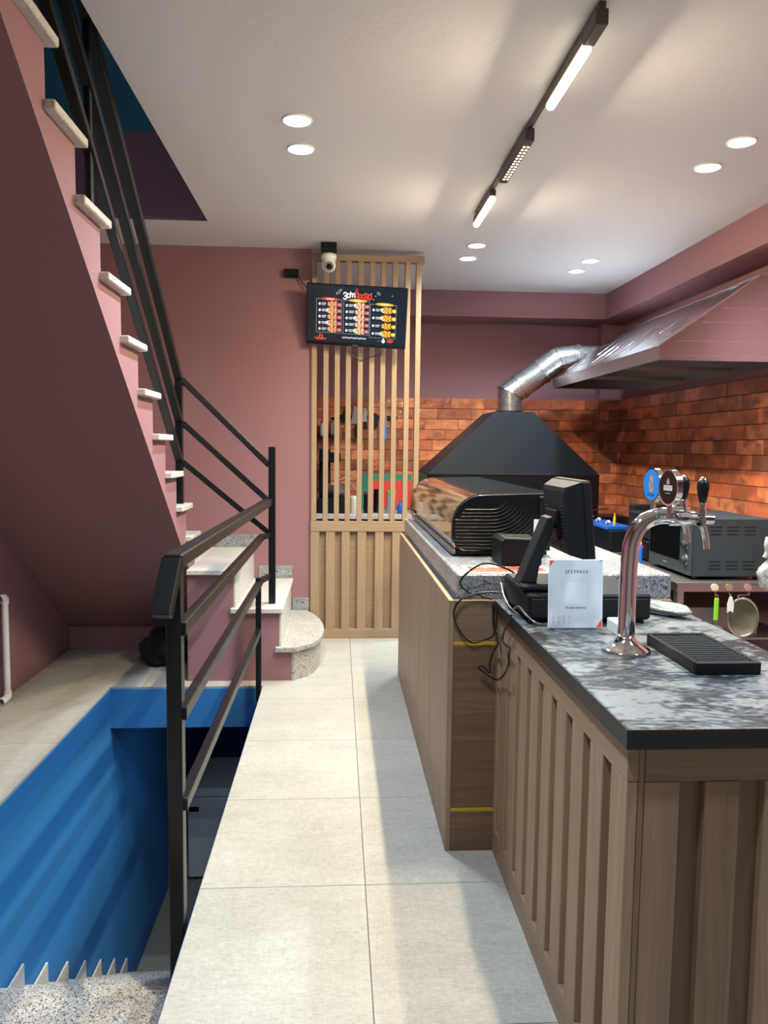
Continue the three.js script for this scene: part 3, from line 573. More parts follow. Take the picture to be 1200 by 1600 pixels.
{ // printed leaflets on the granite
  const face = std({ roughness: 0.6, map: canvasTex(256, 160, (c) => { c.fillStyle = '#9d3a30'; c.fillRect(0, 0, 256, 160); for (let i = 0; i < 60; i++) { c.fillStyle = ['#c98a6a', '#e0cdb8', '#6e2620', '#b4573f'][i % 4]; const x = (i * 53) % 250, y = (i * 37) % 150; c.fillRect(x, y, 10 + (i * 7) % 22, 5 + (i * 5) % 12); } }) });
  const l = thing('menu_leaflet', 'red printed menu leaflet lying on the granite next to the oven', 'leaflet');
  part(l, 'sheet', uvm(cbox(0.30, 0.002, 0.17, 0.0004), 'x', 0.15, 0.085), M.paper, [0.60, 0.9551, -2.63]);
  const pr = part(l, 'print', new THREE.PlaneGeometry(0.27, 0.14).rotateX(-Math.PI / 2), face, [0.60, 0.9563, -2.63]); void pr;
}
{ // loose cables
  const k = (pts, zz = -2.474) => pts.map(([u, v, d]) => { const pu = 600 + u * 0.3377, pv = 820 + v * 0.3375; const p = at(pu, pv, 'z', zz + (d || 0)); return p.x > 0.522 && p.y < 0.885 ? at(pu, pv, 'x', 0.522) : p; });
  const c1 = part(scene, 'black_cable', tube(k([[610, 228, 0.02], [560, 200, 0.02], [470, 178, 0.02], [395, 215, 0.01], [352, 268], [385, 308], [440, 325, 0.005], [500, 345, 0.005]]), 0.0032, 90, 8), M.cable); tag(c1, 'thin black cable looped above the granite end beside the till', 'cable');
  const c2 = part(scene, 'black_cable', tube(k([[590, 330, 0.03], [520, 312, 0.012], [420, 322, 0.008], [352, 350, 0.006], [323, 402, 0.006], [338, 470], [402, 545], [462, 533], [506, 512], [505, 440], [504, 362]]), 0.0032, 90, 8), M.cable); tag(c2, 'black cable hanging in a wide loop over the cabinet end panel', 'cable');
  const c3 = part(scene, 'black_cable', tube(k([[588, 420], [566, 470], [549, 528], [578, 590], [574, 650], [545, 705], [505, 712], [470, 690], [436, 660], [455, 655], [488, 688], [490, 640], [508, 585], [528, 548], [520, 480], [522, 400]], -2.455), 0.0032, 140, 8), M.cable); tag(c3, 'black cable dangling down the wood beside the yellow edge strip', 'cable');
  const c4 = part(scene, 'grey_cable', tube([V(0.545, 0.935, -2.47), V(0.541, 0.905, -2.40), V(0.543, 0.885, -2.30), V(0.545, 0.91, -2.22), V(0.55, 0.90, -2.14), V(0.57, 0.885, -2.112), V(0.60, 0.8795, -2.115)], 0.003, 60, 8), M.steelSatin); tag(c4, 'thin grey cable running along the side of the cash drawer', 'cable');
}

/* ---------------------------------------------------------------- right side table and what stands on it */
const TAB = 0.685;
{
  const t = thing('steel_table', 'stainless steel kitchen table below the extractor hood', 'table');
  const x0 = 1.80, x1 = 2.57, zn = -3.88, zf = -5.93;
  part(t, 'tabletop', bx(x0, x1, TAB - 0.006, TAB, zf, zn, 0.002), M.steelSatin);
  part(t, 'apron', bx(x0, x1, TAB - 0.05, TAB - 0.006, zn - 0.004, zn, 0.001), M.steel);
  part(t, 'apron', bx(x0, x0 + 0.004, TAB - 0.05, TAB - 0.006, zf, zn - 0.004, 0.001), M.steel);
  for (const [x, z] of [[x0 + 0.025, zn - 0.03], [x1 - 0.03, zn - 0.03], [x0 + 0.025, zf + 0.03], [x1 - 0.03, zf + 0.03]]) part(t, 'leg', bx(x - 0.02, x + 0.02, 0, TAB - 0.007, z - 0.02, z + 0.02, 0.003), M.steel);
  part(t, 'shelf', bx(x0 + 0.05, x1 - 0.06, 0.36, 0.372, zf + 0.05, zn - 0.055, 0.002), M.steelSatin);
}
{
  const t = thing('microwave', 'dark grey microwave with black glass door on the steel table', 'microwave');
  const x0 = 1.90, x1 = 2.33, zn = -3.95, zf = -4.50, y0 = TAB + 0.018, y1 = y0 + 0.318;
  part(t, 'body', bx(x0 + 0.012, x1, y0, y1, zf, zn, 0.006), M.microGrey);
  const door = part(t, 'door', bx(x0, x0 + 0.0118, y0 + 0.004, y1 - 0.004, zf, zn - 0.125, 0.003), M.microGrey);
  part(door, 'door_glass', bx(x0 - 0.002, x0, y0 + 0.07, y1 - 0.016, zf + 0.012, zn - 0.135, 0.0008), M.glassDark);
  const txt = part(door, 'maker_mark', new THREE.PlaneGeometry(0.06, 0.009).rotateY(-Math.PI / 2), std({ map: canvasTex(128, 24, (c) => { c.fillStyle = '#3c4347'; c.fillRect(0, 0, 128, 24); c.fillStyle = '#c8cccf'; for (let k = 0; k < 6; k++) c.fillRect(22 + k * 15, 5, 5 + (k % 3) * 3, 14); }), roughness: 0.4 }), [x0 - 0.0008, y0 + 0.038, -4.27]); void txt;
  const pan = part(t, 'control_panel', bx(x0, x0 + 0.0118, y0 + 0.004, y1 - 0.004, zn - 0.1245, zn, 0.003), M.microGrey);
  for (const y of [0.085, 0.17, 0.255]) { const k = part(pan, 'knob', cyl(0.020, 0.024, 0.022, 24).rotateZ(Math.PI / 2), M.microGrey, [x0 - 0.011, y0 + y, zn - 0.062]); part(k, 'knob_cap', cyl(0.013, 0.013, 0.006, 20).rotateZ(Math.PI / 2), M.steel, [-0.013, 0, 0]); part(k, 'knob_ring', new THREE.TorusGeometry(0.027, 0.0025, 8, 28).rotateY(Math.PI / 2), M.steel, [0.009, 0, 0]); }
  for (let r = 0; r < 3; r++) for (let c = 0; c < 3; c++) { part(t, 'vent_slot', bx(2.0 + c * 0.095, 2.065 + c * 0.095, y1 - 0.05 - r * 0.02, y1 - 0.044 - r * 0.02, zn - 0.001, zn + 0.0012, 0.0004), M.blackEdge); part(t, 'vent_slot', bx(2.0 + c * 0.095, 2.065 + c * 0.095, y0 + 0.04 + r * 0.02, y0 + 0.046 + r * 0.02, zn - 0.001, zn + 0.0012, 0.0004), M.blackEdge); }
  for (const x of [x0 + 0.05, x1 - 0.04]) for (const z of [zn - 0.05, zf + 0.05]) part(t, 'foot', cyl(0.014, 0.012, 0.018, 12), M.blackEdge, [x, TAB + 0.009, z]);
}
{
  const t = thing('contact_grill', 'black boxy contact grill with round dials beside the microwave', 'grill');
  const x0 = 1.93, zn = -4.60, zf = -4.95;
  part(t, 'body', bx(x0, 2.28, TAB + 0.014, TAB + 0.13, zf, zn, 0.006), M.plastic);
  part(t, 'lid', bx(x0 + 0.01, 2.28, TAB + 0.131, TAB + 0.30, zf, zn, 0.012), M.plasticSoft);
  for (const [z, m] of [[-4.69, M.red], [-4.84, M.orange]]) part(t, 'dial', cyl(0.022, 0.024, 0.014, 20).rotateZ(Math.PI / 2), m, [x0 - 0.007, TAB + 0.075, z]);
  part(t, 'dial_plate', new THREE.CylinderGeometry(0.03, 0.03, 0.004, 24).rotateZ(Math.PI / 2), M.steelSatin, [x0 - 0.002, TAB + 0.075, -4.765]);
  for (const x of [x0 + 0.03, 2.25]) for (const z of [zn - 0.03, zf + 0.03]) part(t, 'foot', cyl(0.012, 0.012, 0.014, 10), M.blackEdge, [x, TAB + 0.007, z]);
}
function bottle(name, x, y, z, r, h, m, cap, label, group) {
  const t = thing(name, label, 'bottle', group);
  part(t, 'body', lathe([[0, 0], [r, 0], [r, h * 0.62], [r * 0.4, h * 0.82], [r * 0.4, h * 0.92], [0, h * 0.92]], 20), m, [x, y, z]);
  part(t, 'cap', cyl(r * 0.46, r * 0.46, h * 0.1, 14), cap, [x, y + h * 0.95, z]);
}
bottle('sauce_bottle', 1.875, TAB, -4.56, 0.011, 0.13, M.blueP, M.yellowP, 'small blue bottle with yellow cap between microwave and contact grill');
{
  const t = thing('tool_box', 'black plastic box with blue tray of small tools on the steel table', 'box');
  part(t, 'body', bx(1.86, 2.20, TAB, TAB + 0.145, -5.62, -5.05, 0.006), M.plastic);
  part(t, 'blue_tray', bx(1.855, 2.02, TAB + 0.1455, TAB + 0.172, -5.60, -5.12, 0.004), M.blueP);
  for (let i = 0; i < 4; i++) part(t, 'white_cap', new THREE.SphereGeometry(0.016, 14, 10), i % 2 ? M.white : M.steelSatin, [1.885 + (i % 2) * 0.05, TAB + 0.18, -5.2 - i * 0.1]);
}
bottle('sauce_bottle', 1.93, TAB + 0.1725, -5.17, 0.009, 0.085, M.yellowP, M.yellowP, 'slim yellow squeeze bottle standing in the blue tool tray');
{ const m = part(scene, 'appliance_box', bx(1.98, 2.34, TAB, TAB + 0.33, -5.05, -4.965, 0.006), M.plasticSoft); tag(m, 'tall narrow black appliance behind the contact grill', 'appliance'); }
{ // tongs lying over the tool box
  const t = thing('steel_tongs', 'pale steel tongs resting on the blue tray by the brick tiles', 'tongs');
  part(t, 'arm', tube([V(1.90, TAB + 0.22, -5.68), V(2.0, TAB + 0.232, -5.75), V(2.12, TAB + 0.236, -5.82)], 0.006, 16, 8), M.steel);
  part(t, 'arm', tube([V(1.94, TAB + 0.19, -5.63), V(1.92, TAB + 0.205, -5.66), V(1.90, TAB + 0.22, -5.68)], 0.006, 16, 8), M.steel);
}
{ const m = part(scene, 'utensil_tub', bx(1.86, 2.22, TAB, TAB + 0.19, -5.92, -5.64, 0.01), M.blackPaint); tag(m, 'glossy black tub at the far end of the steel table', 'tub'); }
// hooks with hanging utensils on the near rail of the table
const RZ = -3.876;
const hookThing = (x, m, label) => {
  const t = thing('adhesive_hook', label, 'hook');
  part(t, 'pad', cyl(0.020, 0.020, 0.006, 20).rotateX(Math.PI / 2), m, [x, TAB - 0.026, RZ]);
  part(t, 'wire', tube([V(x, TAB - 0.035, RZ + 0.004), V(x, TAB - 0.058, RZ + 0.006), V(x + 0.001, TAB - 0.066, RZ + 0.014), V(x, TAB - 0.058, RZ + 0.020)], 0.002, 16, 6), M.steel);
};
hookThing(2.003, M.cream, 'cream adhesive hook holding the green handled skimmer');
hookThing(2.082, M.oak, 'tan wooden adhesive hook between skimmer and big sieve');
hookThing(2.185, std({ color: 0xb98a92, roughness: 0.5 }), 'pink adhesive hook holding the big round sieve');
{
  const t = thing('skimmer', 'round mesh skimmer with bright green handle hanging from the steel table', 'skimmer');
  const x = 2.008, z = RZ + 0.016;
  part(t, 'handle', bx(x - 0.012, x + 0.012, 0.485, 0.605, z - 0.006, z + 0.006, 0.004), M.green);
  part(t, 'hanging_loop', new THREE.TorusGeometry(0.008, 0.002, 8, 18), M.steel, [x, 0.6128, z]);
  part(t, 'shaft', cyl(0.003, 0.003, 0.03, 8), M.steel, [x, 0.471, z]);
  part(t, 'rim', new THREE.TorusGeometry(0.052, 0.003, 8, 36), M.steel, [x, 0.406, z]);
  part(t, 'mesh_bowl', new THREE.SphereGeometry(0.06, 28, 12, 0, Math.PI * 2, 0, Math.PI * 0.33).rotateX(-Math.PI / 2).translate(0, 0, 0.03), std({ color: 0xa9a496, roughness: 0.5, metalness: 0.5, side: THREE.DoubleSide }), [x, 0.406, z]);
}
{
  const t = thing('sieve', 'large round metal sieve hanging from the steel table edge', 'sieve');
  const x = 2.148, y = 0.505, z = RZ + 0.03;
  const g = new THREE.Group(); void g;
  part(t, 'rim', new THREE.TorusGeometry(0.078, 0.005, 10, 48), M.steel, [x, y, z], [0, -0.35, 0]).scale.set(0.95, 1.3, 1);
  const bowl = part(t, 'mesh_bowl', lathe([[0.077, 0], [0.072, -0.03], [0.058, -0.055], [0.035, -0.07], [0, -0.076]], 40).rotateX(Math.PI / 2), std({ color: 0x9b9484, roughness: 0.55, metalness: 0.55, side: THREE.DoubleSide, bumpMap: tex(64, 64, 0.02, 0.02, (u, v) => Math.abs(Math.sin(u * Math.PI * 8)) * 0.5 + Math.abs(Math.sin(v * Math.PI * 8)) * 0.5, false), bumpScale: 0.001 }), [x, y, z], [0, -0.35, 0]);
  bowl.scale.set(0.95, 1.3, 1); 
  part(t, 'handle', tube([V(x - 0.035, y + 0.092, z), V(x - 0.03, y + 0.115, z), V(x + 0.03, y + 0.12, z - 0.006), V(x + 0.036, y + 0.125, z - 0.012)], 0.003, 20, 8), M.steel);
  for (const d of [-0.02, 0.0, 0.02]) part(t, 'rest_wire', tube([V(x + d, y - 0.098, z), V(x + d, y - 0.125, z + 0.004)], 0.002, 4, 6), M.steel);
}
{
  const t = thing('steel_opener', 'small flat white bottle opener hanging from the tan hook', 'opener');
  part(t, 'blade', extr([[-0.016, -0.05], [-0.018, 0], [-0.006, 0.04], [0.006, 0.04], [0.018, 0], [0.016, -0.05], [0.006, -0.04], [-0.006, -0.04]], 0.003, 0.0008), M.white, [2.084, 0.575, RZ + 0.016]);
}
{
  const g = new THREE.IcosahedronGeometry(1, 5), p = g.attributes.position;
  for (let i = 0; i < p.count; i++) {
    const x = p.getX(i), y = p.getY(i), z = p.getZ(i), k = 1 + 0.22 * Math.sin(6 * y + 4 * x) * Math.sin(5 * z + 2) + 0.1 * Math.sin(17 * x + 11 * y + 5 * z), w = y > 0 ? 1 - 0.72 * y : 1;
    p.setXYZ(i, x * 0.075 * k * w, y * 0.13 * (y > 0 ? 1.1 : 0.62), z * 0.05 * k * w);
  }
  g.computeVertexNormals();
  const t = thing('plastic_bag', 'crumpled translucent plastic bag hanging by the microwave side', 'bag');
  part(t, 'bag_body', g, M.bagPlastic, [2.26, 0.735, RZ + 0.075], [0, 0.3, -0.25]);
  part(t, 'knot', tube([V(2.225, 0.83, RZ + 0.075), V(2.235, 0.86, RZ + 0.078), V(2.228, 0.90, RZ + 0.08), V(2.24, 0.935, RZ + 0.07)], 0.014, 14, 8), M.bagPlastic);
}
{ const m = part(scene, 'storage_crate', plainBx(1.93, 2.33, 0.373, 0.52, -4.62, -4.02), M.steelSatin); tag(m, 'grey metal container on the lower shelf of the steel table', 'container'); }

/* ---------------------------------------------------------------- behind the slats */
{
  const t = thing('rear_counter', 'dark kitchen counter with pale stone top behind the slatted screen', 'counter');
  part(t, 'body', bx(-0.18, 0.68, 0, 0.76, -7.04, -6.55, 0.003), M.blackPaint);
  part(t, 'stone_top', bx(-0.185, 0.69, 0.76, 0.80, -7.05, -6.52, 0.004, 'x'), M.tread);
}
{
  const r = part(scene, 'knife_rack', bx(0.02, 0.55, 1.635, 1.67, -7.056, -7.03, 0.003), M.plastic); tag(r, 'black magnetic knife strip mounted on the brick tiles', 'knife rack');
  const kz = -7.024;
  const knife = (x, y, bl, hl, bw, hm, bm, label, flip) => {
    const t = thing('kitchen_knife', label, 'knife', undefined);
    part(t, 'blade', extr([[-bw / 2, 0], [bw / 2, 0], [bw / 2, bl * 0.55], [bw / 2 - 0.006, bl * 0.85], [flip ? -bw / 2 : 0, bl]], 0.003, 0.0006), bm, [x, y, kz]);
    part(t, 'handle', extr([[-0.014, 0], [0.014, 0], [0.016, -hl * 0.5], [0.014, -hl], [-0.012, -hl], [-0.015, -hl * 0.5]], 0.014, 0.003), hm, [x + (flip ? -1 : 1) * (bw / 2 - 0.016), y, kz - 0.001]);
  };
  knife(0.075, 1.60, 0.17, 0.14, 0.085, M.blackPaint, M.hoodBlack, 'wide black bladed cleaver leftmost on the magnetic strip', false);
  knife(0.155, 1.59, 0.17, 0.13, 0.07, M.blackPaint, M.steelSatin, 'black handled chef knife with bright curved edge on the strip', false);
  knife(0.245, 1.61, 0.13, 0.07, 0.055, M.blackPaint, M.steelSatin, 'short dull steel knife in the middle of the magnetic strip', false);
  knife(0.345, 1.56, 0.14, 0.02, 0.06, M.blackPaint, M.plastic, 'dark rectangular blade hanging next to the blue handled knife', true);
  knife(0.432, 1.58, 0.12, 0.13, 0.04, M.skyBlue, M.steel, 'steel knife with bright blue handle on the magnetic strip', false);
}
{
  const t = thing('wall_shelf', 'small black wall shelf on the tiles behind the screen slats', 'shelf');
  part(t, 'board', bx(-0.185, 0.01, 1.46, 1.475, -7.055, -6.90, 0.002), M.blackPaint);
  part(t, 'back_rail', bx(-0.185, 0.01, 1.475, 1.50, -7.055, -7.045, 0.002), M.blackPaint);
}
const jar = (x, y, z, r, h, m, lidm, label) => { const t = thing('storage_jar', label, 'jar'); part(t, 'body', lathe([[0, 0], [r, 0], [r, h * 0.84], [r * 0.9, h * 0.88], [0, h * 0.88]], 22), m, [x, y, z]); part(t, 'lid', cyl(r * 0.96, r * 0.96, h * 0.12, 20), lidm, [x, y + h * 0.94, z]); };
jar(-0.125, 1.475, -6.98, 0.032, 0.13, M.white, M.red, 'white jar with red lid on the black wall shelf');
jar(-0.03, 1.475, -6.98, 0.028, 0.17, M.chrome, M.blackPaint, 'tall shiny canister with black lid on the wall shelf');
{
  const t = thing('meat_slicer', 'dark countertop machine standing at the left behind the slats', 'appliance');
  part(t, 'base', bx(-0.17, 0.09, 0.80, 0.93, -6.95, -6.62, 0.01), M.plastic);
  part(t, 'column', bx(-0.16, -0.06, 0.9305, 1.36, -6.93, -6.80, 0.012), M.plastic);
  part(t, 'arm', bx(-0.16, 0.03, 1.24, 1.33, -6.80, -6.70, 0.012), M.blackPaint);
  part(t, 'bowl', lathe([[0, 0], [0.06, 0.005], [0.085, 0.07], [0.09, 0.12], [0.084, 0.12], [0.078, 0.07], [0, 0.012]], 28), M.steelSatin, [0.0, 0.932, -6.715]);
}
{
  const t = thing('poster_board', 'green bordered red board standing on the rear counter', 'board');
  part(t, 'green_panel', bx(0.215, 0.69, 0.80, 1.135, -7.045, -7.03, 0.002), M.teaGreen);
  part(t, 'red_panel', bx(0.318, 0.685, 0.82, 1.072, -7.0298, -7.024, 0.001), M.red);
}
jar(0.15, 0.80, -6.68, 0.045, 0.15, M.cream, M.white, 'cream tub with white lid on the rear counter');
jar(0.275, 0.80, -6.70, 0.04, 0.19, M.plastic, M.steel, 'black canister with steel lid in front of the red board');
jar(0.36, 0.80, -6.74, 0.036, 0.21, M.blackPaint, M.blackPaint, 'narrow black canister in front of the red board');
jar(0.475, 0.80, -6.68, 0.042, 0.20, M.wrap, M.green, 'clear jar with green lid on the rear counter');
bottle('oil_bottle', 0.56, 0.80, -6.66, 0.03, 0.12, M.blueP, M.red, 'short blue bottle with red cap on the rear counter');
{ const t = thing('kitchen_tongs', 'thin wooden tongs leaning by the dark countertop machine', 'tongs'); part(t, 'arm', tube([V(0.0, 1.08, -6.62), V(0.06, 1.11, -6.64), V(0.17, 1.17, -6.7)], 0.006, 12, 8), M.oak); part(t, 'arm', tube([V(0.06, 1.11, -6.64), V(0.12, 1.06, -6.66), V(0.17, 0.99, -6.68)], 0.006, 12, 8), M.oak); }

/* ---------------------------------------------------------------- television, camera, adapter box */
{
  const t = thing('television', 'tilted flat television showing a black food menu in front of slats', 'television');
  t.position.set(0.1225, 2.265, -5.275); t.rotation.set(0.27, -0.203, -0.07, 'YXZ');
  const W = 0.69, Hh = 0.404;
  part(t, 'cabinet', cbox(W, Hh, 0.03, 0.004), M.plastic, [0, 0, -0.012]);
  const img = canvasTex(1400, 800, (c, w, h) => {
    c.fillStyle = '#0f1a22'; c.fillRect(0, 0, w, h);
    const G = c.createLinearGradient(0, 0, w, 0); G.addColorStop(0, '#171820'); G.addColorStop(0.5, '#0f2029'); G.addColorStop(1, '#0e1a26'); c.fillStyle = G; c.fillRect(0, 0, w, h);
    // heading: white and red rounded lettering
    c.lineCap = 'round'; c.lineJoin = 'round';
    const glyph = (x, y, s, kind) => { c.beginPath(); const a = Math.PI;
      if (kind === 0) { c.arc(x, y, s * 0.4, -a * 0.9, a * 0.6); c.moveTo(x + s * 0.1, y + s * 0.2); c.arc(x - s * 0.05, y + s * 0.62, s * 0.42, -a * 0.4, a * 0.8); }
      if (kind === 1) { c.arc(x, y + s * 0.25, s * 0.4, a * 0.1, a * 1.9); c.moveTo(x + s * 0.35, y + s * 0.1); c.lineTo(x + s * 0.38, y - s * 0.55); }
      if (kind === 2) { c.arc(x - s * 0.22, y, s * 0.26, a, 0); c.lineTo(x + s * 0.04, y + s * 0.5); c.moveTo(x + s * 0.04, y); c.arc(x + s * 0.3, y, s * 0.26, a, 0); c.lineTo(x + s * 0.56, y + s * 0.55); c.moveTo(x - s * 0.48, y); c.lineTo(x - s * 0.48, y + s * 0.5); }
      if (kind === 3) { c.arc(x, y + s * 0.2, s * 0.38, -a * 0.75, a * 0.85); }
      if (kind === 4) { c.arc(x, y + s * 0.1, s * 0.34, a, 0); c.lineTo(x + s * 0.34, y + s * 0.6); c.moveTo(x - s * 0.34, y + s * 0.1); c.lineTo(x - s * 0.34, y + s * 0.7); c.arc(x - s * 0.1, y + s * 0.7, s * 0.22, a, 0, true); }
      c.stroke(); };
    c.lineWidth = 17; c.strokeStyle = '#e9eef0'; [[540, 0], [590, 1], [640, 2]].forEach(([x, k]) => glyph(x, 118, 62, k));
    c.strokeStyle = '#e23a30'; [[706, 0], [752, 3], [798, 1], [840, 0], [888, 4]].forEach(([x, k]) => glyph(x, 120, 60, k));
    c.strokeStyle = '#cf3a34'; c.lineWidth = 9; c.beginPath(); c.moveTo(700, 30); c.lineTo(722, 84); c.lineTo(678, 84); c.closePath(); c.stroke();
    c.strokeStyle = '#cfd6d8'; c.lineWidth = 5; c.beginPath(); c.moveTo(410, 118); c.quadraticCurveTo(470, 120, 486, 50); c.quadraticCurveTo(440, 70, 410, 118); c.stroke(); c.beginPath(); c.ellipse(1010, 84, 24, 15, 0.7, 0, 7); c.stroke();
    c.fillStyle = '#cfd6d8'; [[905, 90], [968, 120], [1200, 106], [940, 170]].forEach(([x, y]) => { c.beginPath(); c.arc(x, y, 7, 0, 7); c.fill(); });
    // three framed columns
    const cols = [[132, 196, 340, 5, '#d6362e', '#d0505a'], [520, 200, 345, 5, '#e0ab2a', '#c95a60'], [900, 232, 345, 4, '#e0ab2a', '#e6c832']];
    cols.forEach(([x, y, cw, n, bar, dot], ci) => {
      c.strokeStyle = '#8e9aa0'; c.lineWidth = 5; c.strokeRect(x, y, cw + 20, 470);
      c.fillStyle = bar; c.beginPath(); c.ellipse(x + cw * 0.58, y - 2, 128, 22, 0.02, 0, 7); c.fill(); c.fillStyle = '#f2e6d8'; c.fillRect(x + cw * 0.58 - 56, y - 8, 112, 12);
      const rh = 440 / n;
      for (let r = 0; r < n; r++) {
        const yy = y + 30 + rh * (r + 0.45);
        c.fillStyle = '#d4d9da'; c.beginPath(); c.ellipse(x + 46, yy, 17, 19, 0.4, 0, 7); c.fill(); c.fillRect(x + 76, yy - 17, 64 + (r * 13) % 20, 11); c.fillRect(x + 76, yy + 4, 50 + (r * 17) % 30, 10);
        if (r < n - 1) { c.fillStyle = '#46555c'; c.fillRect(x + 14, yy + rh * 0.5, 190, 3); }
        const px = x + cw * 0.70, food = [['#c98452', '#e2b27c', '#8c4f2c'], ['#cf9a72', '#e9d2b4', '#a25a40'], ['#e09a2c', '#f0c14a', '#a8611e']][ci];
        if ((r + ci) % 2 === 1 || (ci === 2 && r === 0)) { c.fillStyle = '#dcd8cf'; c.beginPath(); c.ellipse(px - 10, yy, 92, 42, 0.05, 0, 7); c.fill(); }
        for (let k = 0; k < 34; k++) { c.fillStyle = food[k % 3]; const a2 = k * 2.4, q = 70 * Math.sqrt(k / 34); c.beginPath(); c.ellipse(px + Math.cos(a2) * q, yy + Math.sin(a2) * q * 0.5, 20, 10, a2, 0, 7); c.fill(); }
        c.fillStyle = dot; c.beginPath(); c.arc(x + cw - 8, yy + 4, 27, 0, 7); c.fill(); c.fillStyle = '#f5ece0'; c.fillRect(x + cw - 20, yy, 24, 7);
      }
    });
    // chilli, garlic and the bottom line
    c.strokeStyle = '#d8402c'; c.lineWidth = 20; c.beginPath(); c.moveTo(120, 748); c.quadraticCurveTo(190, 770, 268, 752); c.moveTo(150, 762); c.quadraticCurveTo(190, 720, 186, 700); c.moveTo(200, 762); c.quadraticCurveTo(230, 730, 214, 704); c.stroke();
    c.strokeStyle = '#e3e7e8'; c.lineWidth = 7; for (let k = 0; k < 14; k++) { const x = 520 + k * 25; c.beginPath(); c.arc(x, 724, 9, k % 3, k % 3 + 4); c.stroke(); }
    c.fillStyle = '#dfe3e0'; c.beginPath(); c.ellipse(1098, 744, 25, 28, 0, 0, 7); c.fill(); c.fillRect(1093, 694, 10, 30); c.fillStyle = '#c23a2c'; c.beginPath(); c.ellipse(1192, 738, 50, 26, -0.1, 0, 7); c.fill(); c.fillStyle = '#5a9a6c'; c.fillRect(1012, 742, 46, 7);
  });
  part(t, 'screen', new THREE.PlaneGeometry(W - 0.012, Hh - 0.026), std({ color: 0x08090b, roughness: 0.2, emissive: 0xffffff, emissiveMap: img, emissiveIntensity: 1.0 }), [0, 0.007, 0.0036]);
  part(t, 'bottom_bezel', bx(-W / 2, W / 2, -Hh / 2, -Hh / 2 + 0.014, 0.0025, 0.006, 0.001), M.plastic);
  part(t, 'maker_badge', bx(-0.02, 0.02, -Hh / 2 + 0.004, -Hh / 2 + 0.010, 0.0058, 0.0068, 0.0004), M.steel);
  part(t, 'wall_bracket', bx(-0.08, 0.08, -0.06, 0.06, -0.085, -0.027, 0.004), M.blackPaint);
}
{
  const t = thing('security_camera', 'white dome security camera below a dark bracket on the ceiling', 'camera');
  part(t, 'bracket', bx(-0.118, -0.012, 2.675, H, -5.34, -5.24, 0.004), M.plastic);
  part(t, 'dome_base', lathe([[0, 0.0], [0.05, 0.0], [0.052, -0.02], [0.046, -0.05], [0, -0.05]], 32), M.white, [-0.065, 2.675, -5.29]);
  const eye = part(t, 'camera_eye', new THREE.SphereGeometry(0.047, 32, 20), M.white, [-0.065, 2.598, -5.275]);
  part(eye, 'lens_ring', new THREE.CylinderGeometry(0.030, 0.032, 0.014, 28).rotateX(Math.PI / 2), M.steelSatin, [0.004, -0.014, 0.041], [0.35, 0.05, 0]);
  part(eye, 'lens', new THREE.SphereGeometry(0.021, 20, 14), M.glassDark, [0.004, -0.016, 0.042]);
}
{
  const t = thing('adapter_box', 'small dark adapter box with cable on the mauve wall beside television', 'adapter');
  part(t, 'case', bx(-0.375, -0.275, 2.545, 2.60, ZB, ZB + 0.035, 0.004), M.hoodBlack);
  part(t, 'cable', tube([V(-0.275, 2.55, ZB + 0.02), V(-0.25, 2.51, ZB + 0.025), V(-0.215, 2.475, ZB + 0.03)], 0.004, 14, 6), M.cable);
}
{ const m = part(scene, 'black_cable', tube([V(0.08, 2.05, -5.395), V(0.10, 2.02, -5.40), V(0.16, 1.985, -5.405), V(0.23, 2.01, -5.403), V(0.30, 2.03, -5.402), V(0.31, 2.06, -5.395)], 0.003, 40, 6), M.cable); tag(m, 'thin black cable hanging in a sag below the television', 'cable'); }

/* ---------------------------------------------------------------- left side odds and ends */
{
  const g = new THREE.IcosahedronGeometry(1, 4), p = g.attributes.position;
  for (let i = 0; i < p.count; i++) { const x = p.getX(i), y = p.getY(i), z = p.getZ(i), k = 1 + 0.12 * Math.sin(5 * x + 3 * y) + 0.08 * Math.sin(9 * z + 7 * y); p.setXYZ(i, x * 0.14 * k, Math.max(-0.105, y * 0.125 * k), z * 0.10 * k); }
  g.computeVertexNormals();
  const t = thing('cloth_bag', 'slouching black cloth bag on the floor under the stairs', 'bag');
  part(t, 'bag_body', g, M.fabric, [-1.07, 0.106, -4.78]);
  part(t, 'strap', tube([V(-1.16, 0.17, -4.74), V(-1.12, 0.245, -4.72), V(-1.04, 0.25, -4.72), V(-0.99, 0.17, -4.73)], 0.012, 20, 8), M.fabric);
}
{
  const t = thing('water_pipe', 'thin white plastic pipe standing on the left wall under the stairs', 'pipe');
  const x = -1.755, z = -4.10;
  part(t, 'riser_pipe', cyl(0.016, 0.016, 0.50, 16), M.white, [x, 0.285, z]);
  part(t, 'elbow', tube([V(x, 0.53, z), V(x, 0.555, z), V(x, 0.565, z + 0.02), V(x, 0.565, z + 0.07)], 0.020, 14, 12), M.white);
  part(t, 'elbow', tube([V(x, 0.06, z), V(x, 0.028, z), V(x, 0.022, z + 0.02), V(x, 0.022, z + 0.09)], 0.020, 14, 12), M.white);
}
{
  const t = thing('chest_freezer', 'pale grey freezer standing in the dark basement below', 'freezer');
  part(t, 'body', bx(-1.15, -0.55, BASE + 0.03, -1.36, -6.40, -5.80, 0.012), M.white);
  part(t, 'lid', bx(-1.155, -0.545, -1.355, -1.285, -6.41, -5.79, 0.012), M.white);
  part(t, 'badge', bx(-1.135, -1.06, -1.47, -1.43, -5.80, -5.797, 0.0006), M.plastic);
  for (const x of [-1.10, -0.60]) for (const z of [-6.34, -5.86]) part(t, 'foot', cyl(0.025, 0.02, 0.03, 10), M.plastic, [x, BASE + 0.015, z]);
}
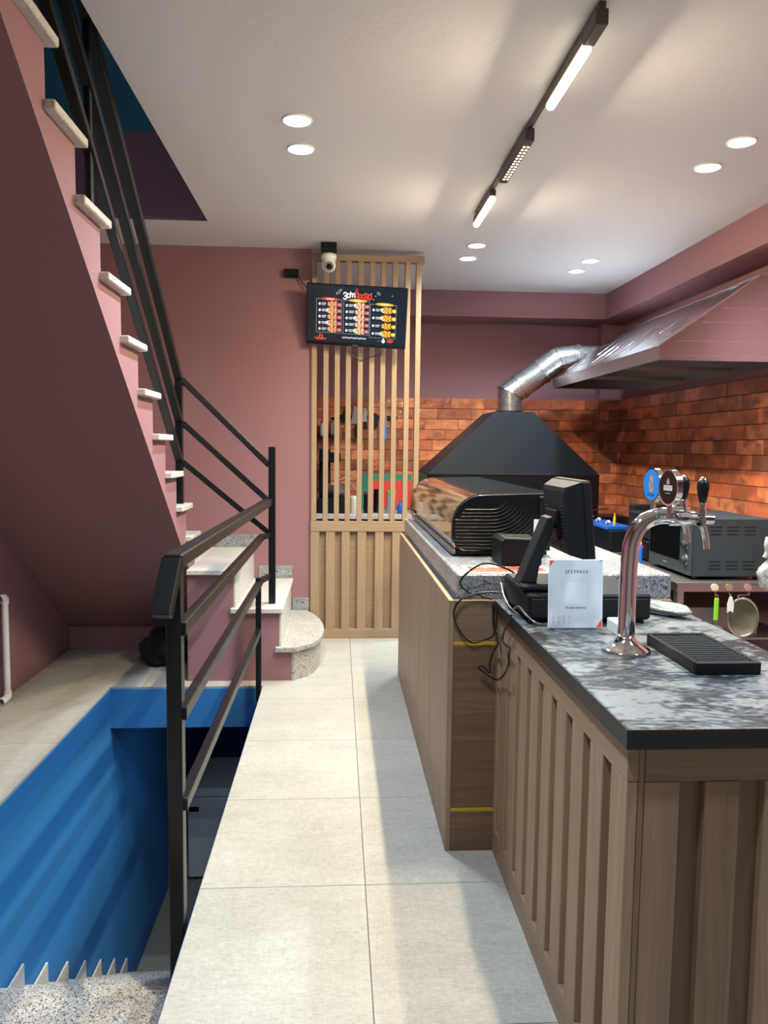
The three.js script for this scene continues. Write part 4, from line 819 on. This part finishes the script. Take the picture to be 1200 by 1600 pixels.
/* ---------------------------------------------------------------- lamps */
function downlight(x, z, label, group) {
  const t = thing('downlight', label, 'ceiling light', group);
  t.position.set(x, H, z);
  part(t, 'trim_ring', new THREE.TorusGeometry(0.060, 0.005, 8, 36).rotateX(Math.PI / 2), M.white, [0, -0.003, 0]);
  part(t, 'diffuser', cyl(0.058, 0.058, 0.006, 36), M.downGlow, [0, -0.0035, 0]);
  const l = new THREE.SpotLight(COOL, DOWN_POWER, 0, 1.30, 0.65, 2); l.position.y = -0.012; l.target.position.set(0, -1, 0); l.shadow.radius = 2.4; t.add(l, l.target);
}
for (const [x, za, zb, where] of [[-0.177, -3.34, -3.65, 'pair above the aisle beside the stairs'], [1.776, -3.39, -3.70, 'pair in front of the extractor hood'], [0.93, -5.22, -5.57, 'pair above the pizza oven'], [1.82, -5.55, -5.87, 'pair above the grill'], [-0.177, -0.95, -1.30, 'pair between stairwell and entrance'], [1.776, -0.95, -1.30, 'pair between bar and entrance']]) {
  downlight(x, za, 'round cool white downlight, ' + where + ', on the entrance side', 'round downlights in the ceiling');
  downlight(x, zb, 'round cool white downlight, ' + where + ', on the kitchen wall side', 'round downlights in the ceiling');
}
{ // basement lamp hidden behind the header
  const t = thing('basement_lamp', 'small flat lamp under the basement ceiling behind the blue header', 'lamp');
  t.position.set(-0.55, -0.236, -4.62); part(t, 'glowing_disc', cyl(0.08, 0.08, 0.02, 28), M.downGlow, [0, -0.0105, 0]);
  const l = new THREE.RectAreaLight(COOL, 22, 0.13, 0.13); l.rotation.x = -Math.PI / 2; l.position.y = -0.024; t.add(l);
}
{ // lamp of the upper storey, above the ceiling opening
  const t = thing('wall_lamp', 'round lamp under the upper storey ceiling above the stair opening', 'lamp');
  t.position.set(-0.5, 5.2, -2.6); part(t, 'glowing_disc', cyl(0.10, 0.10, 0.02, 32), M.downGlow, [0, -0.011, 0]);
  const l = new THREE.RectAreaLight(COOL, 105, 0.17, 0.17); l.rotation.x = -Math.PI / 2; l.position.y = -0.024; t.add(l);
}
{
  const t = thing('track_light', 'black ceiling track with two warm glowing tubes and a grille lamp', 'ceiling light');
  const X = 0.80;
  part(t, 'track', bx(X - 0.011, X + 0.011, H - 0.02, H, -4.50, -2.40, 0.002), M.trackBlack);
  const lin = (z0, z1) => {
    const g = part(t, 'tube_housing', bx(X - 0.017, X + 0.017, H - 0.052, H - 0.0205, z0, z1, 0.003), M.trackBlack); void g;
    part(t, 'glowing_tube', bx(X - 0.0165, X + 0.0165, H - 0.082, H - 0.0525, z0 + 0.002, z1 - 0.002, 0.008), M.tubeGlow);
    for (const side of [-1, 1]) { const l = new THREE.RectAreaLight(WARM, TUBE_POWER, 0.024, z1 - z0); l.rotation.set(-Math.PI / 2, side * 0.34, 0, 'XYZ'); l.position.set(X - side * 0.010, H - 0.0835 + 0, (z0 + z1) / 2); t.add(l); }
  };
  lin(-2.98, -2.54); lin(-4.53, -4.05);
  part(t, 'end_adapter', bx(X - 0.02, X + 0.02, H - 0.07, H - 0.0205, -2.53, -2.40, 0.003), M.trackBlack);
  part(t, 'grille_housing', bx(X - 0.02, X + 0.02, H - 0.075, H - 0.0205, -3.80, -3.28, 0.003), M.trackBlack);
  for (let i = 0; i < 13; i++) for (const dx of [-0.0085, 0.0085]) part(t, 'grille_cell', new THREE.CylinderGeometry(0.006, 0.006, 0.003, 10), M.cellGlow, [X + dx, H - 0.0762, -3.74 + i * 0.033]);
  const l = new THREE.RectAreaLight(WARM, GRILLE_POWER, 0.03, 0.42); l.rotation.x = -Math.PI / 2; l.position.set(X, H - 0.079, -3.54); t.add(l);
}

scene.traverse(o => { if (o.isMesh) { o.castShadow = true; o.receiveShadow = true; } if (o.isLight) o.castShadow = true; });
void mergeGeometries;
renderer.render(scene, camera);
